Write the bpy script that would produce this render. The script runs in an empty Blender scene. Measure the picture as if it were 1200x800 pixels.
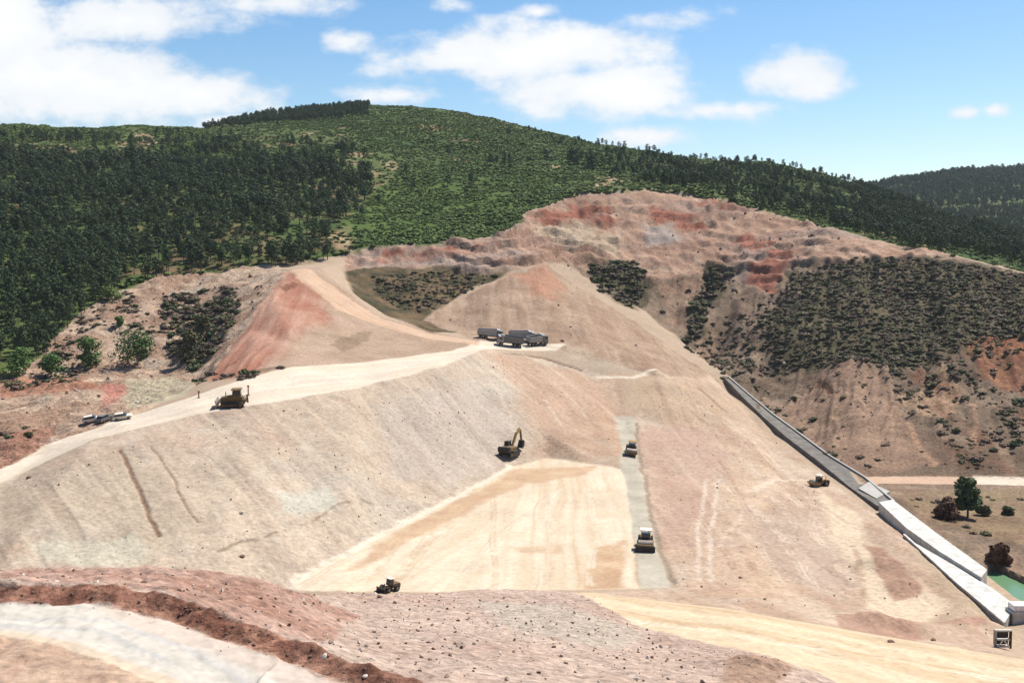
import bpy, bmesh, math, random
import numpy as np
from mathutils import Vector, Matrix
from mathutils.geometry import delaunay_2d_cdt

random.seed(7)
RNG = np.random.default_rng(11)
SC = bpy.context.scene
COL = SC.collection
R = math.radians

# ------------------------------------------------------------------ camera
F = 1287.0                       # focal length in photograph pixels (1200 wide)
PITCH = math.atan(100.0 / F)     # looking slightly down
CAMZ = 42.0
CT, ST = math.cos(PITCH), math.sin(PITCH)
cam_d = bpy.data.cameras.new('camera'); cam = bpy.data.objects.new('camera', cam_d); COL.objects.link(cam)
cam.location = (0, 0, CAMZ); cam.rotation_euler = (math.pi / 2 - PITCH, 0, 0)
cam_d.sensor_width = 36; cam_d.lens = F / 1200 * 36; cam_d.clip_start = 0.2; cam_d.clip_end = 20000
SC.camera = cam

def ray(px, py):
    a = (px - 600) / F; b = (400 - py) / F
    return a, CT + b * ST, b * CT - ST
def at(px, py, Y):
    a, y, z = ray(px, py)
    return (a * Y / y, Y, CAMZ + z * Y / y)
def W(x, y, z): return ('w', x, y, z)

# ------------------------------------------------------------------ noise
_T = RNG.random((256, 256)).astype(np.float32)
def vnoise(x, y, s=0):
    x = np.asarray(x, np.float64) + s * 17.31; y = np.asarray(y, np.float64) + s * 9.77
    xi = np.floor(x).astype(np.int64); yi = np.floor(y).astype(np.int64)
    fx = (x - xi).astype(np.float32); fy = (y - yi).astype(np.float32)
    fx = fx * fx * (3 - 2 * fx); fy = fy * fy * (3 - 2 * fy)
    x0 = xi & 255; x1 = (xi + 1) & 255; y0 = yi & 255; y1 = (yi + 1) & 255
    a = _T[x0, y0]; b = _T[x1, y0]; c = _T[x0, y1]; d = _T[x1, y1]
    return (a + (b - a) * fx) * (1 - fy) + (c + (d - c) * fx) * fy
def fbm(x, y, wl, octs=4, s=0, gain=.5):
    o = 0; amp = 1; tot = 0
    ca, sa = math.cos(.6), math.sin(.6)
    x = np.asarray(x) / wl; y = np.asarray(y) / wl
    for i in range(octs):
        o = o + amp * (vnoise(x, y, s + i * 3) - .5); tot += amp * .5
        amp *= gain; x, y = (x * ca - y * sa) * 2.03, (x * sa + y * ca) * 2.03
    return o / tot
def sstep(a, b, x):
    t = np.clip((x - a) / (b - a), 0, 1); return t * t * (3 - 2 * t)

# ------------------------------------------------------------------ survey: break lines of the terrain
L = []
def bl(*p): L.append(list(p))
# near hillside under the photographer, sloping to the gravel road
for (yy, zz) in ((-14, 41.2), (0, 40.2), (8, 35.3), (20, 29.6), (34, 25.6)):
    bl(*[W(x * (yy + 30) / 30, yy, zz) for x in (-70, -35, -12, 0, 12, 35, 70)])
bl(W(-60, 46, 22.6), W(-30, 46, 22.9), W(-12, 45, 22.9), W(4, 46, 22.4), W(16, 50, 19.5), W(30, 56, 15), W(50, 60, 13), W(90, 62, 12))
# gravel road: lower edge, upper edge, cut bank, berm crest
bl((-400, 716, 60), (0, 745, 55), (60, 755, 53), (130, 775, 51), (200, 800, 49), (270, 832, 47))
bl((-400, 690, 63), (0, 702, 60.5), (100, 706, 60), (200, 722, 58), (260, 745, 55.5), (330, 770, 53), (420, 800, 50), (480, 822, 48))
bl((-400, 668, 63.6), (0, 680, 62.0), (100, 684, 61.7), (180, 694, 60.5), (250, 713, 58), (330, 743, 55), (430, 779, 51.4), (500, 806, 49.4))
bl((-400, 664, 70), (0, 673, 71), (100, 664, 73), (200, 664, 76), (300, 679, 80), (340, 691, 92), (420, 696, 110), (520, 693, 122), (600, 690, 126), (690, 693, 126))
bl((430, 740, 75), (600, 745, 80), (700, 768, 76))
bl((500, 793, 54), (600, 800, 56), (700, 802, 62), (850, 800, 68), (900, 806, 70))
bl(W(-90, 105, 5), W(-55, 105, 4), W(-30, 108, 3), W(-20, 126, 0), W(0, 134, -.3), W(14, 136, -.3))
# beige ramp road at the right
bl((690, 694, 125), (850, 713, 112), (1000, 739, 102), (1180, 769, 94), (1500, 815, 84))
bl((700, 703, 118), (760, 737, 102), (900, 768, 86), (990, 800, 79), (1100, 850, 70))
bl((870, 690, 134), (950, 712, 125), (1050, 745, 115), (1150, 754, 111), (1300, 790, 104))
# basin at the right foot
bl((870, 670, 146), (960, 690, 142), (1050, 715, 131), (1120, 718, 133))
bl((870, 630, 167), (960, 640, 166), (1060, 660, 157))
# working platform
bl((330, 690, 139), (400, 648, 155), (470, 612, 174), (540, 577, 197), (600, 545, 222), (640, 536, 232), (690, 543, 224), (730, 550, 218))
bl((470, 694, 138.5), (600, 692, 139), (745, 690, 139), (800, 692, 138))
bl((724, 490, 262), (730, 550, 218), (740, 600, 182), (748, 650, 156), (750, 690, 139))
bl((742, 490, 262), (746, 540, 226), (761, 600, 182), (775, 650, 156), (790, 690, 139))
bl((780, 500, 256), (860, 500, 263))
bl((790, 560, 214), (850, 560, 215), (920, 570, 212))
# the embankment: road edges
bl((-500, 640, 138), (-200, 600, 152), (0, 572, 165), (110, 515, 180), (230, 487, 195), (300, 475, 202), (420, 455, 225), (520, 428, 258), (565, 410, 292), (600, 415, 297), (680, 432, 293), (730, 440, 288), (770, 434, 294))
bl((-500, 600, 148), (-200, 572, 162), (0, 548, 172), (80, 512, 188), (150, 490, 199), (230, 463, 211), (290, 442, 223), (345, 430, 236), (430, 424, 256), (530, 412, 286), (560, 402, 302), (600, 404, 307), (660, 408, 308))
bl((-500, 690, 118), (-200, 670, 126), (0, 665, 131), (150, 665, 135), (250, 675, 136), (330, 690, 139))
bl((470, 560, 196), (560, 520, 226), (640, 500, 244), (700, 490, 256))
# left valley floor beyond the road, base of the forest slope
bl((-400, 560, 185), (0, 535, 182), (60, 505, 200), (100, 486, 209), (180, 456, 250), (235, 445, 238))
bl((-400, 480, 240), (0, 450, 268), (100, 435, 283), (200, 430, 290), (235, 440, 262))
bl((-400, 400, 300), (0, 400, 305), (100, 380, 318), (200, 350, 340), (250, 340, 345), (300, 316, 365))
# red mound: ridge road and flanks
bl((240, 444, 236), (290, 385, 285), (320, 340, 315), (350, 318, 335))
bl((350, 318, 335), (385, 350, 322), (430, 376, 315), (500, 394, 308), (560, 402, 302))
bl((300, 400, 263), (340, 400, 266), (400, 400, 280), (460, 402, 292))
bl((372, 316, 345), (410, 345, 332), (450, 372, 324), (510, 390, 316), (560, 398, 309))
# hollow between the mounds
bl((430, 345, 350), (470, 362, 345), (500, 372, 342), (540, 385, 330))
bl((400, 308, 385), (440, 322, 376), (520, 330, 376), (600, 318, 388))
bl((400, 300, 394), (430, 291, 398), (500, 287, 404), (580, 280, 412), (610, 268, 425))
bl((420, 309, 390), (500, 302, 398), (580, 300, 402), (620, 304, 402))
# tan cone
bl((495, 374, 340), (540, 350, 365), (590, 325, 385), (640, 311, 400))
bl((640, 311, 400), (700, 350, 384), (780, 402, 352), (840, 445, 318), (900, 505, 274))
bl((570, 386, 325), (640, 388, 326), (700, 400, 320), (760, 425, 305))
bl((640, 311, 400), (640, 350, 360), (635, 388, 326))
# right gully beside the cone
bl((660, 306, 412), (740, 352, 395), (800, 402, 366), (850, 438, 340), (880, 455, 325))
# channel / culvert line
bl((1175, 746, 130), (1100, 668, 157), (1030, 604, 190), (960, 550, 231), (900, 512, 270), (850, 462, 322), (805, 420, 345))
bl(W(72, 118, -4), W(72, 150, -4), W(72, 200, -3.5), W(72, 250, -2.6), W(74, 290, -1.5))
bl(W(84, 118, -6), W(90, 150, -6.5), W(94, 172, -6), W(100, 190, -5.5))
bl(W(130, 118, -6.4), W(140, 150, -6.5), W(150, 172, -6), W(160, 190, -5))
# road on the right valley side
bl((1015, 566, 224), (1100, 567, 225), (1200, 569, 225), (1500, 575, 228))
bl((1010, 559, 229), (1100, 560, 230), (1200, 562, 230), (1500, 566, 234))
bl((1010, 500, 262), (1080, 480, 274), (1150, 470, 276), (1200, 465, 276), (1500, 460, 290))
bl((905, 470, 322), (950, 455, 322), (1000, 430, 320), (1050, 448, 300), (1080, 480, 274))
bl((1080, 440, 304), (1130, 410, 310), (1200, 400, 305), (1500, 400, 320))
bl((880, 420, 352), (900, 380, 368), (905, 340, 395), (960, 306, 405))
bl((900, 440, 345), (960, 420, 338), (1020, 390, 345), (1060, 350, 370))
bl((960, 302, 405), (1000, 298, 405), (1060, 298, 400), (1110, 302, 392), (1200, 322, 372), (1500, 360, 350))
bl((830, 400, 372), (850, 350, 400), (840, 310, 420))
bl((800, 385, 378), (820, 340, 406))
bl((760, 320, 412), (780, 365, 392))
# quarry face
bl((580, 276, 420), (620, 248, 450), (680, 228, 480), (760, 224, 490), (850, 237, 482), (950, 262, 452), (1060, 289, 424), (1110, 297, 414), (1200, 318, 405), (1500, 345, 400))
bl((600, 292, 408), (640, 268, 440), (720, 262, 452), (800, 272, 448), (860, 285, 436), (950, 286, 430))
bl((660, 300, 414), (740, 300, 426), (830, 300, 428), (900, 300, 420))
# hills
bl((-500, 300, 400), (0, 300, 385), (100, 290, 400), (200, 275, 420), (300, 280, 405), (400, 285, 405))
bl((-500, 225, 490), (0, 235, 460), (200, 235, 480), (400, 235, 500), (550, 240, 500), (640, 225, 520), (760, 215, 530))
bl((-500, 180, 590), (0, 182, 560), (150, 180, 590), (300, 175, 640), (430, 170, 650), (560, 180, 640), (700, 195, 600), (850, 210, 590), (950, 235, 560), (1080, 268, 500), (1200, 300, 440), (1500, 335, 420))
bl((-500, 140, 700), (0, 147, 690), (100, 150, 710), (240, 149, 780), (320, 131, 840), (430, 121, 870), (500, 125, 850), (600, 144, 810), (700, 168, 770), (800, 183, 750), (900, 193, 770), (1010, 217, 760), (1060, 235, 700), (1120, 265, 600), (1200, 290, 520), (1500, 320, 480))
bl(W(-900, 1000, 95), W(-500, 1020, 100), W(-300, 1060, 112), W(-150, 1130, 120), W(0, 1100, 110), W(140, 1000, 85), W(300, 1000, 60), W(380, 900, 55), W(420, 760, 40), W(440, 640, 30), W(560, 560, 20))
bl((1000, 262, 1180), (1080, 248, 1180), (1200, 245, 1150), (1500, 240, 1150))
bl((950, 222, 1500), (1020, 220, 1550), (1060, 212, 1600), (1130, 202, 1650), (1200, 199, 1700), (1400, 196, 1750), (1900, 205, 1800))
bl(W(-3000, 2200, 60), W(-800, 2300, 50), W(100, 2300, 60), W(600, 2400, 120), W(1500, 2500, 110), W(3500, 2200, 60))
bl(W(-6000, 6000, 0), W(0, 7000, 0), W(6000, 6000, 0))
bl(W(-1400, -14, 41), W(-700, 100, 20), W(-700, 400, 60), W(-900, 800, 130), W(-3000, 1500, 120), W(-6000, 1500, 60))
bl(W(1200, -14, 30), W(600, 100, 10), W(550, 300, 35), W(800, 600, 60), W(3000, 1200, 100), W(6000, 1500, 60))

OFF = 20.0
def tkey(x, y):
    s = y + OFF
    return x / s * 3.0, np.log(s)
V2, VZ, ED, seen = [], [], [], {}
for line in L:
    prev = None
    for p in line:
        x, y, z = p[1:] if p[0] == 'w' else at(*p)
        a, b = tkey(x, y); k = (round(a, 4), round(b, 4))
        if k not in seen:
            seen[k] = len(V2); V2.append(Vector((a, b))); VZ.append(z)
        i = seen[k]
        if prev is not None and prev != i: ED.append((prev, i))
        prev = i
cv, ce, cf, ov, oe, of = delaunay_2d_cdt(V2, ED, [], 0, 1e-5)
VA = np.array([tuple(v) for v in V2]); VZ = np.array(VZ)
CV = np.array([tuple(v) for v in cv]); CZ = np.zeros(len(cv))
for i, o in enumerate(ov):
    if o: CZ[i] = VZ[o[0]]
    else:
        d = ((VA - CV[i]) ** 2).sum(1); j = np.argsort(d)[:3]; w = 1 / (d[j] + 1e-9)
        CZ[i] = (VZ[j] * w).sum() / w.sum()

def tin(a, b):
    """linear interpolation on the triangulated survey (a, b = 2-d grids of transformed coordinates, regular axes)"""
    ax = a[0, :]; bx = b[:, 0]
    out = np.zeros(a.shape); hit = np.zeros(a.shape, bool)
    for f in cf:
        if len(f) != 3: continue
        p, q, r = CV[list(f)]; zp, zq, zr = CZ[list(f)]
        i0, i1 = np.searchsorted(ax, [min(p[0], q[0], r[0]) - 1e-9, max(p[0], q[0], r[0]) + 1e-9])
        j0, j1 = np.searchsorted(bx, [min(p[1], q[1], r[1]) - 1e-9, max(p[1], q[1], r[1]) + 1e-9])
        if i1 <= i0 or j1 <= j0: continue
        A = a[j0:j1, i0:i1]; B = b[j0:j1, i0:i1]
        d = (q[1] - r[1]) * (p[0] - r[0]) + (r[0] - q[0]) * (p[1] - r[1])
        if abs(d) < 1e-14: continue
        l1 = ((q[1] - r[1]) * (A - r[0]) + (r[0] - q[0]) * (B - r[1])) / d
        l2 = ((r[1] - p[1]) * (A - r[0]) + (p[0] - r[0]) * (B - r[1])) / d
        l3 = 1 - l1 - l2
        m = (l1 >= -1e-6) & (l2 >= -1e-6) & (l3 >= -1e-6)
        out[j0:j1, i0:i1][m] = (l1 * zp + l2 * zq + l3 * zr)[m]; hit[j0:j1, i0:i1] |= m
    for j in range(1, out.shape[0]):                     # outside the hull: carry the neighbour on
        mm = ~hit[j]; out[j][mm] = out[j - 1][mm]
    return out
def blur(z, n, axis):
    k = np.exp(-np.linspace(-2, 2, 2 * n + 1) ** 2); k /= k.sum()
    zp = np.pad(z, [(n, n) if i == axis else (0, 0) for i in (0, 1)], mode='edge')
    o = 0
    for i, w in enumerate(k):
        o = o + w * (zp[i:i + z.shape[0], :] if axis == 0 else zp[:, i:i + z.shape[1]])
    return o

# grid axes: columns fan out from behind the camera, rows denser where the ground faces the valley
uc = np.concatenate([np.linspace(-2.4, -.60, 60)[:-1], np.linspace(-.60, .60, 860), np.linspace(.60, 2.4, 60)[1:]])
cy = np.exp(np.linspace(math.log(6.2), math.log(6000), 1200)) - OFF
uu = np.linspace(-.42, .42, 120)
A, B = np.meshgrid(uu * 3, np.log(cy + OFF))
zc = tin(A, B)
pyc = 300 - F * (zc - CAMZ) / np.maximum(cy, 5)[:, None]
w = np.abs(np.diff(pyc, axis=0)); w = np.minimum(w, 6).mean(1)
w = w * ((cy[1:] > 44) & (cy[1:] < 900)) + .25 * ((cy[1:] > 900) & (cy[1:] < 1700)) * 1.0 + .12 + .1 * (cy[1:] < 44)
w = w + .35 * ((cy[1:] > 47) & (cy[1:] < 64))
cum = np.concatenate([[0], np.cumsum(w)]); NR = 1050
rows = np.interp(np.linspace(0, cum[-1], NR), cum, cy)
NC = len(uc)
U, YY = np.meshgrid(uc, rows); XX = U * (YY + OFF)
ZZ = tin(U * 3, np.log(YY + OFF))
ZB = blur(blur(ZZ, 4, 0), 6, 1)
k = sstep(64, 100, YY); ZZ = blur(blur(ZZ, 1, 0), 1, 1) * (1 - k) + ZB * k

def grid_z(x, y):
    x = np.asarray(x, float); y = np.asarray(y, float)
    u = x / (y + OFF)
    ci = np.clip(np.interp(u, uc, np.arange(NC)), 0, NC - 1.001); ri = np.clip(np.interp(y, rows, np.arange(NR)), 0, NR - 1.001)
    i = ci.astype(int); j = ri.astype(int); fi = ci - i; fj = ri - j
    return (ZZ[j, i] * (1 - fi) + ZZ[j, i + 1] * fi) * (1 - fj) + (ZZ[j + 1, i] * (1 - fi) + ZZ[j + 1, i + 1] * fi) * fj
_S = np.concatenate([np.linspace(20, 140, 500), np.linspace(140, 560, 1700)[1:], np.linspace(560, 2200, 900)[1:]])
def cast(px, py):
    """where the sight line through a photograph pixel meets the ground"""
    a, yd, zd = ray(px, py)
    X = a / yd * _S; Z = CAMZ + zd / yd * _S
    d = Z - grid_z(X, _S); h = np.nonzero(d < 0)[0]
    if len(h) == 0: return None
    i = h[0]
    if i == 0: s = _S[0]
    else: s = _S[i - 1] + (_S[i] - _S[i - 1]) * d[i - 1] / (d[i - 1] - d[i])
    return np.array([a / yd * s, s, float(grid_z(a / yd * s, s))])
# ------------------------------------------------------------------ zones of the ground (world polygons traced on the survey)
def s2l(c):
    c = np.array(c, float) / 255
    return np.where(c <= .04045, c / 12.92, ((c + .055) / 1.055) ** 2.4)
ALB = .50
def col(*c):
    v = s2l(c) * ALB; g = float(v @ [.3, .6, .1])
    return v * .95 + g * .05
PX = YY / F                                     # size of a photograph pixel out there, metres
XF, YF = XX.ravel(), YY.ravel()
WX = fbm(XF, YF, 9, 4, 5); WY = fbm(XF, YF, 9, 4, 25); W2 = fbm(XF, YF, 2.2, 3, 45)
W3 = fbm(XF, YF, 40, 4, 65)
PXF = PX.ravel()

def densify(pts, step=18, closed=True):
    out = []
    n = len(pts)
    for i in range(n if closed else n - 1):
        p, q = np.array(pts[i], float), np.array(pts[(i + 1) % n], float)
        m = max(1, int(np.hypot(*(q - p)) / step))
        for t in range(m): out.append(p + (q - p) * t / m)
    if not closed: out.append(np.array(pts[-1], float))
    return out
def ground(pts, step=18, closed=True):
    o = [cast(*p) for p in densify(pts, step, closed)]
    return np.array([p[:2] for p in o if p is not None])
def polydist(px, py, poly, closed=True):
    d2 = np.full(px.shape, 1e18); ins = np.zeros(px.shape, bool)
    n = len(poly)
    for i in range(n if closed else n - 1):
        ax, ay = poly[i]; bx, by = poly[(i + 1) % n]
        ex, ey = bx - ax, by - ay
        t = np.clip(((px - ax) * ex + (py - ay) * ey) / (ex * ex + ey * ey + 1e-12), 0, 1)
        d2 = np.minimum(d2, (px - ax - t * ex) ** 2 + (py - ay - t * ey) ** 2)
        if closed:
            c = (ay > py) != (by > py)
            xi = ax + (py - ay) * ex / (ey if abs(ey) > 1e-12 else 1e-12)
            ins ^= c & (px < xi)
    d = np.sqrt(d2)
    return np.where(ins, -d, d) if closed else d
def zone(px, far=None, warp=5, soft=3, step=18, near=None):
    """soft ragged mask of a patch of ground; warp and soft in photograph pixels' worth of metres"""
    poly = px if isinstance(px, np.ndarray) else ground(px, step, far is None)
    if far is not None: poly = np.concatenate([poly, np.array(far, float)])
    m = 25 * float(np.median(poly[:, 1])) / F + 3
    a = np.zeros(XF.shape, np.float32)
    idx = np.nonzero((XF > poly[:, 0].min() - m) & (XF < poly[:, 0].max() + m) & (YF > poly[:, 1].min() - m) & (YF < poly[:, 1].max() + m))[0]
    if len(idx) == 0: return a
    s = np.minimum(PXF[idx], 1.2)
    d = polydist(XF[idx] + warp * s * WX[idx] * 1.6, YF[idx] + warp * s * WY[idx] * 3.2, poly)
    d = d + W2[idx] * s * warp * .5
    a[idx] = 1 - sstep(-soft, soft, d / s / 1.3)
    return a
CC = np.zeros((XF.size, 3)); CC[:] = col(205, 178, 150)
DZ = np.zeros(XF.size)                           # small relief added to the survey
GRAIN = np.full(XF.size, .35)                    # stoniness of the surface
LAB = np.zeros(XF.size, np.int16)                # which piece of ground a vertex belongs to
def paint(a, c0, c1=None, wl=8, s=1, con=1.0, grain=None, lab=None, st=1.0, n=None):
    c = np.array(c0)[None, :]
    if c1 is not None:
        if n is None: n = fbm(XF, YF, wl, 5, s)
        k = np.clip(.5 + n * con, 0, 1)[:, None]
        c = np.array(c0)[None, :] * (1 - k) + np.array(c1)[None, :] * k
    aa = (a * st)[:, None]
    CC[:] = CC * (1 - aa) + c * aa
    if grain is not None: GRAIN[:] = GRAIN * (1 - a) + grain * a
    if lab is not None: LAB[a > .5] = lab
def along(p, q, la, lc, s=1, octs=4):
    """streaks running from pixel p to pixel q on the ground"""
    A_, B_ = cast(*p)[:2], cast(*q)[:2]
    d = (B_ - A_) / np.hypot(*(B_ - A_))
    t = XF * d[0] + YF * d[1]; c = -XF * d[1] + YF * d[0]
    c = c + W3 * 1.2 + WX * .5
    o = 0; amp = 1; tot = 0
    for i in range(octs):
        o = o + amp * (vnoise(t / la * 1.7 ** i, c / lc * 2 ** i, s + i) - .5); tot += amp * .5; amp *= .6
    return o / tot
def stroke(pts, width, c, st=.7, dz=0, brk=.0, step=14, soft=.6):
    """a track, rill or gully: a line on the ground, width in metres"""
    poly = ground(pts, step, False)
    m = width * 3 + 2
    idx = np.nonzero((XF > poly[:, 0].min() - m) & (XF < poly[:, 0].max() + m) & (YF > poly[:, 1].min() - m) & (YF < poly[:, 1].max() + m))[0]
    d = polydist(XF[idx] + W2[idx] * width * .5 + WX[idx] * .6, YF[idx] + WY[idx] * 1.0, poly, False)
    a = 1 - sstep(width * .5 * (1 - soft), width * .5 * (1 + soft), d)
    if brk: a = a * sstep(-brk, .5 - brk, W2[idx] + .6 * WX[idx] + .25)
    if c is not None:
        aa = (a * st)[:, None]; CC[idx] = CC[idx] * (1 - aa) + np.array(c) * aa
    DZ[idx] += a * dz

G_GROUND, G_HILL, G_DAM, G_HAUL, G_GRAVEL, G_RAMP, G_QUARRY, G_VROAD, G_STRIP = range(9)
# --- the hill
zhill = zone([(-700, 460), (0, 440), (40, 425), (75, 385), (125, 345), (190, 324), (240, 320), (300, 312), (392, 302), (402, 298), (430, 290), (500, 286), (575, 277), (605, 262), (622, 247), (680, 228), (760, 223), (850, 236), (950, 261), (1060, 289), (1110, 297), (1200, 318), (1500, 345)],
             far=[(7000, 900), (7000, 9000), (-7000, 9000), (-7000, 400)], warp=7, soft=2)
zhill = np.maximum(zhill, sstep(640, 700, YF))
paint(zhill, col(104, 118, 60), col(76, 102, 46), wl=45, s=2, con=1.2, grain=.5, lab=G_HILL)
nfine = fbm(XF, YF, 14, 5, 91)
bare = sstep(.30, .50, fbm(XF, YF, 30, 5, 77) * .75 + nfine * .6) * zhill * (YF < 900)
paint(bare, col(165, 145, 100), col(150, 115, 85), wl=6, s=3)
PATCH = ([(130, 160), (165, 150), (185, 165), (175, 185), (140, 180)], [(0, 168), (70, 165), (90, 178), (20, 182), (0, 180)], [(380, 193), (445, 178), (470, 192), (455, 215), (440, 228), (430, 200)], [(390, 268), (415, 262), (412, 300), (392, 300)],
          [(325, 162), (370, 156), (400, 163), (350, 168)], [(700, 205), (745, 214), (730, 224), (690, 222)], [(640, 190), (665, 186), (670, 196), (645, 198)])
for p in PATCH:
    z = zone(p, warp=8, soft=5, step=8)
    paint(z * sstep(-.25, .2, nfine), col(208, 184, 140), col(175, 140, 105), wl=5, s=4)
grassy = zone([(420, 285), (400, 250), (470, 200), (600, 190), (690, 205), (640, 235), (600, 255), (560, 275)], warp=10, soft=8)
paint(grassy * .8, col(104, 128, 52), col(84, 108, 46), wl=12, s=6)

upl = zone([(-300, 152), (0, 150), (100, 152), (250, 152), (330, 160), (300, 180), (180, 186), (60, 184), (0, 178), (-300, 190)], warp=10, soft=8)
paint(upl * .55 * sstep(-.2, .5, nfine), col(136, 116, 82), col(112, 96, 66), wl=9, s=7)
# --- quarry face
zq = zone([(402, 300), (430, 291), (500, 287), (575, 278), (605, 263), (622, 248), (680, 229), (760, 224), (850, 237), (950, 262), (1060, 290), (1112, 298), (1060, 300), (960, 304), (930, 312), (905, 345), (870, 330), (820, 320), (760, 330), (700, 320), (650, 308), (600, 314), (560, 318), (500, 312), (430, 316), (405, 318)], warp=4, soft=2.5)
paint(zq, col(206, 166, 138), col(182, 142, 116), wl=10, s=8, con=1.4, grain=.8, lab=G_QUARRY)
strata = fbm(XF * .12, ZZ.ravel() * 1.0 + W3 * 3 + WX, 3.2, 4, 12)
paint(zq * sstep(-.1, .6, strata) * .7, col(158, 128, 112))
qd = fbm(XF * .25, YF, 3.5, 4, 13); paint(zq * sstep(.15, .6, qd) * .6, col(140, 104, 86))
paint(zq * sstep(.1, .6, fbm(XF * .5, YF, 18, 4, 14)) * .55, col(178, 162, 150))
paint(zq * sstep(.2, .7, fbm(XF, YF, 5, 4, 15)) * .6, col(225, 195, 165))
red = col(160, 98, 78)
for p in ([(622, 256), (680, 246), (730, 250), (725, 262), (680, 266), (630, 264)], [(758, 246), (800, 245), (815, 258), (840, 272), (800, 266), (765, 256)], [(855, 285), (900, 276), (920, 284), (880, 292)], [(880, 318), (900, 296), (932, 290), (925, 318), (905, 345), (885, 350), (872, 335)],
          [(440, 292), (520, 288), (590, 282), (585, 290), (500, 297), (440, 303)], [(810, 240), (850, 238), (855, 243), (820, 245)]):
    paint(zone(p, warp=11, soft=4, step=8) * .95 * sstep(-.45, .1, qd + .5 * nfine + .25), red, col(190, 122, 96), wl=4, s=9)
paint(zone([(620, 268), (680, 266), (730, 272), (725, 300), (680, 292), (640, 282)], warp=7, soft=6, step=9) * .6, col(212, 190, 158))
paint(zone([(755, 262), (790, 262), (800, 285), (760, 288)], warp=6, soft=5, step=9) * .6, col(196, 186, 176))
# --- right valley side
zr = zone([(905, 345), (930, 312), (960, 303), (1060, 299), (1112, 298), (1200, 320), (1500, 346), (1600, 620), (1200, 690), (1160, 672), (1040, 590), (1000, 555), (900, 492), (845, 432), (800, 400), (730, 345), (660, 309), (700, 320), (760, 330), (820, 320), (870, 330)], warp=4, soft=2)
paint(zr, col(164, 140, 116), col(126, 104, 84), wl=16, s=20, con=1.7, grain=1.1)
rb = fbm(XF * .6, YF, 5, 4, 27); paint(zr * sstep(.0, .6, rb) * .5, col(104, 84, 64)); paint(zr * sstep(.1, .7, fbm(XF, YF, 7, 4, 28)) * .45, col(196, 164, 136))
rillr = along((930, 340), (930, 470), 30, 4, 31)
paint(zr * sstep(0, .7, rillr) * .5, col(196, 158, 128))
paint(zone([(930, 318), (1000, 302), (1100, 302), (1200, 324), (1500, 350), (1500, 420), (1200, 400), (1120, 412), (1060, 440), (1000, 420), (900, 440), (900, 380)], warp=12, soft=8) * .85 * sstep(-.6, .2, rb + .3), col(112, 102, 70), col(76, 80, 46), wl=9, s=22, con=1.7)
paint(zone([(955, 440), (1000, 420), (1040, 440), (1062, 480), (1100, 545), (1010, 560), (950, 515), (910, 485)], warp=6, soft=5) * .7, col(186, 150, 122), col(160, 126, 104), wl=5, s=23)
paint(zone([(1130, 395), (1200, 385), (1200, 450), (1150, 440)], warp=8, soft=5, step=10) * .7, col(166, 92, 62), col(190, 130, 90), wl=5, s=24)
paint(zone([(1060, 455), (1100, 430), (1130, 450), (1110, 490), (1080, 485)], warp=8, soft=5, step=10) * .7, col(206, 168, 132))
paint(zone([(770, 325), (830, 322), (805, 398), (780, 370)], warp=5, soft=4, step=10) * .8, col(190, 158, 130), col(170, 134, 108), wl=4, s=25)
paint(zone([(1050, 575), (1500, 575), (1500, 640), (1200, 640), (1090, 610)], warp=6, soft=6) * .6, col(176, 152, 112), col(150, 118, 92), wl=6, s=26)
paint(zone([(1070, 420), (1200, 390), (1500, 400), (1500, 555), (1120, 555), (1080, 500)], warp=10, soft=8) * .75 * sstep(-.1, .35, fbm(XF, ZZ.ravel(), 7, 4, 141)), col(108, 80, 60), col(146, 100, 74), wl=4, s=142)  # reddish rock blotches, with the scarp's dark shade patches painted in
paint(zr * sstep(.25, .6, fbm(XF, ZZ.ravel() * 1.3, 9, 4, 143)) * .5, col(120, 92, 76))
zmf = zone([(120, 235), (300, 215), (440, 225), (400, 262), (392, 303), (300, 312), (200, 320), (120, 330)], warp=12, soft=9)
paint(zmf * sstep(-.2, .4, nfine) * .8, col(150, 124, 88), col(112, 92, 62), wl=7, s=144)
for p in ([(835, 308), (862, 314), (840, 350), (820, 392), (802, 402), (812, 350)], [(690, 310), (745, 306), (762, 330), (742, 362), (700, 340)]):
    paint(zone(p, warp=8, soft=6, step=8) * .75, col(92, 88, 58), col(74, 74, 44), wl=4, s=145)
# --- left valley floor and bank
zl = zone([(-700, 470), (0, 440), (40, 425), (75, 385), (125, 345), (190, 324), (240, 320), (300, 314), (340, 316), (290, 380), (240, 446), (150, 490), (80, 512), (0, 550), (-500, 605)], warp=3, soft=2)
paint(zl, col(214, 184, 156), col(184, 148, 122), wl=9, s=30, con=1.6, grain=1.2)
lb_ = fbm(XF * .7, YF, 4, 4, 33); paint(zl * sstep(.12, .6, lb_) * .6, col(138, 104, 82)); paint(zl * sstep(.2, .7, fbm(XF, YF, 6, 4, 34)) * .5, col(200, 190, 172))
paint(zone([(150, 445), (200, 440), (228, 450), (215, 465), (160, 480), (135, 470)], warp=4, soft=3, step=9) * .8, col(205, 192, 160))
paint(zone([(115, 450), (150, 450), (140, 475), (120, 480)], warp=5, soft=4, step=7) * .7, col(204, 128, 112))
paint(zone([(0, 515), (70, 498), (60, 520), (0, 548)], warp=6, soft=4, step=8) * .7, col(176, 116, 92))
paint(zone([(0, 445), (100, 440), (110, 455), (60, 462), (0, 465)], warp=6, soft=4, step=8) * .6, col(186, 118, 86))
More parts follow.
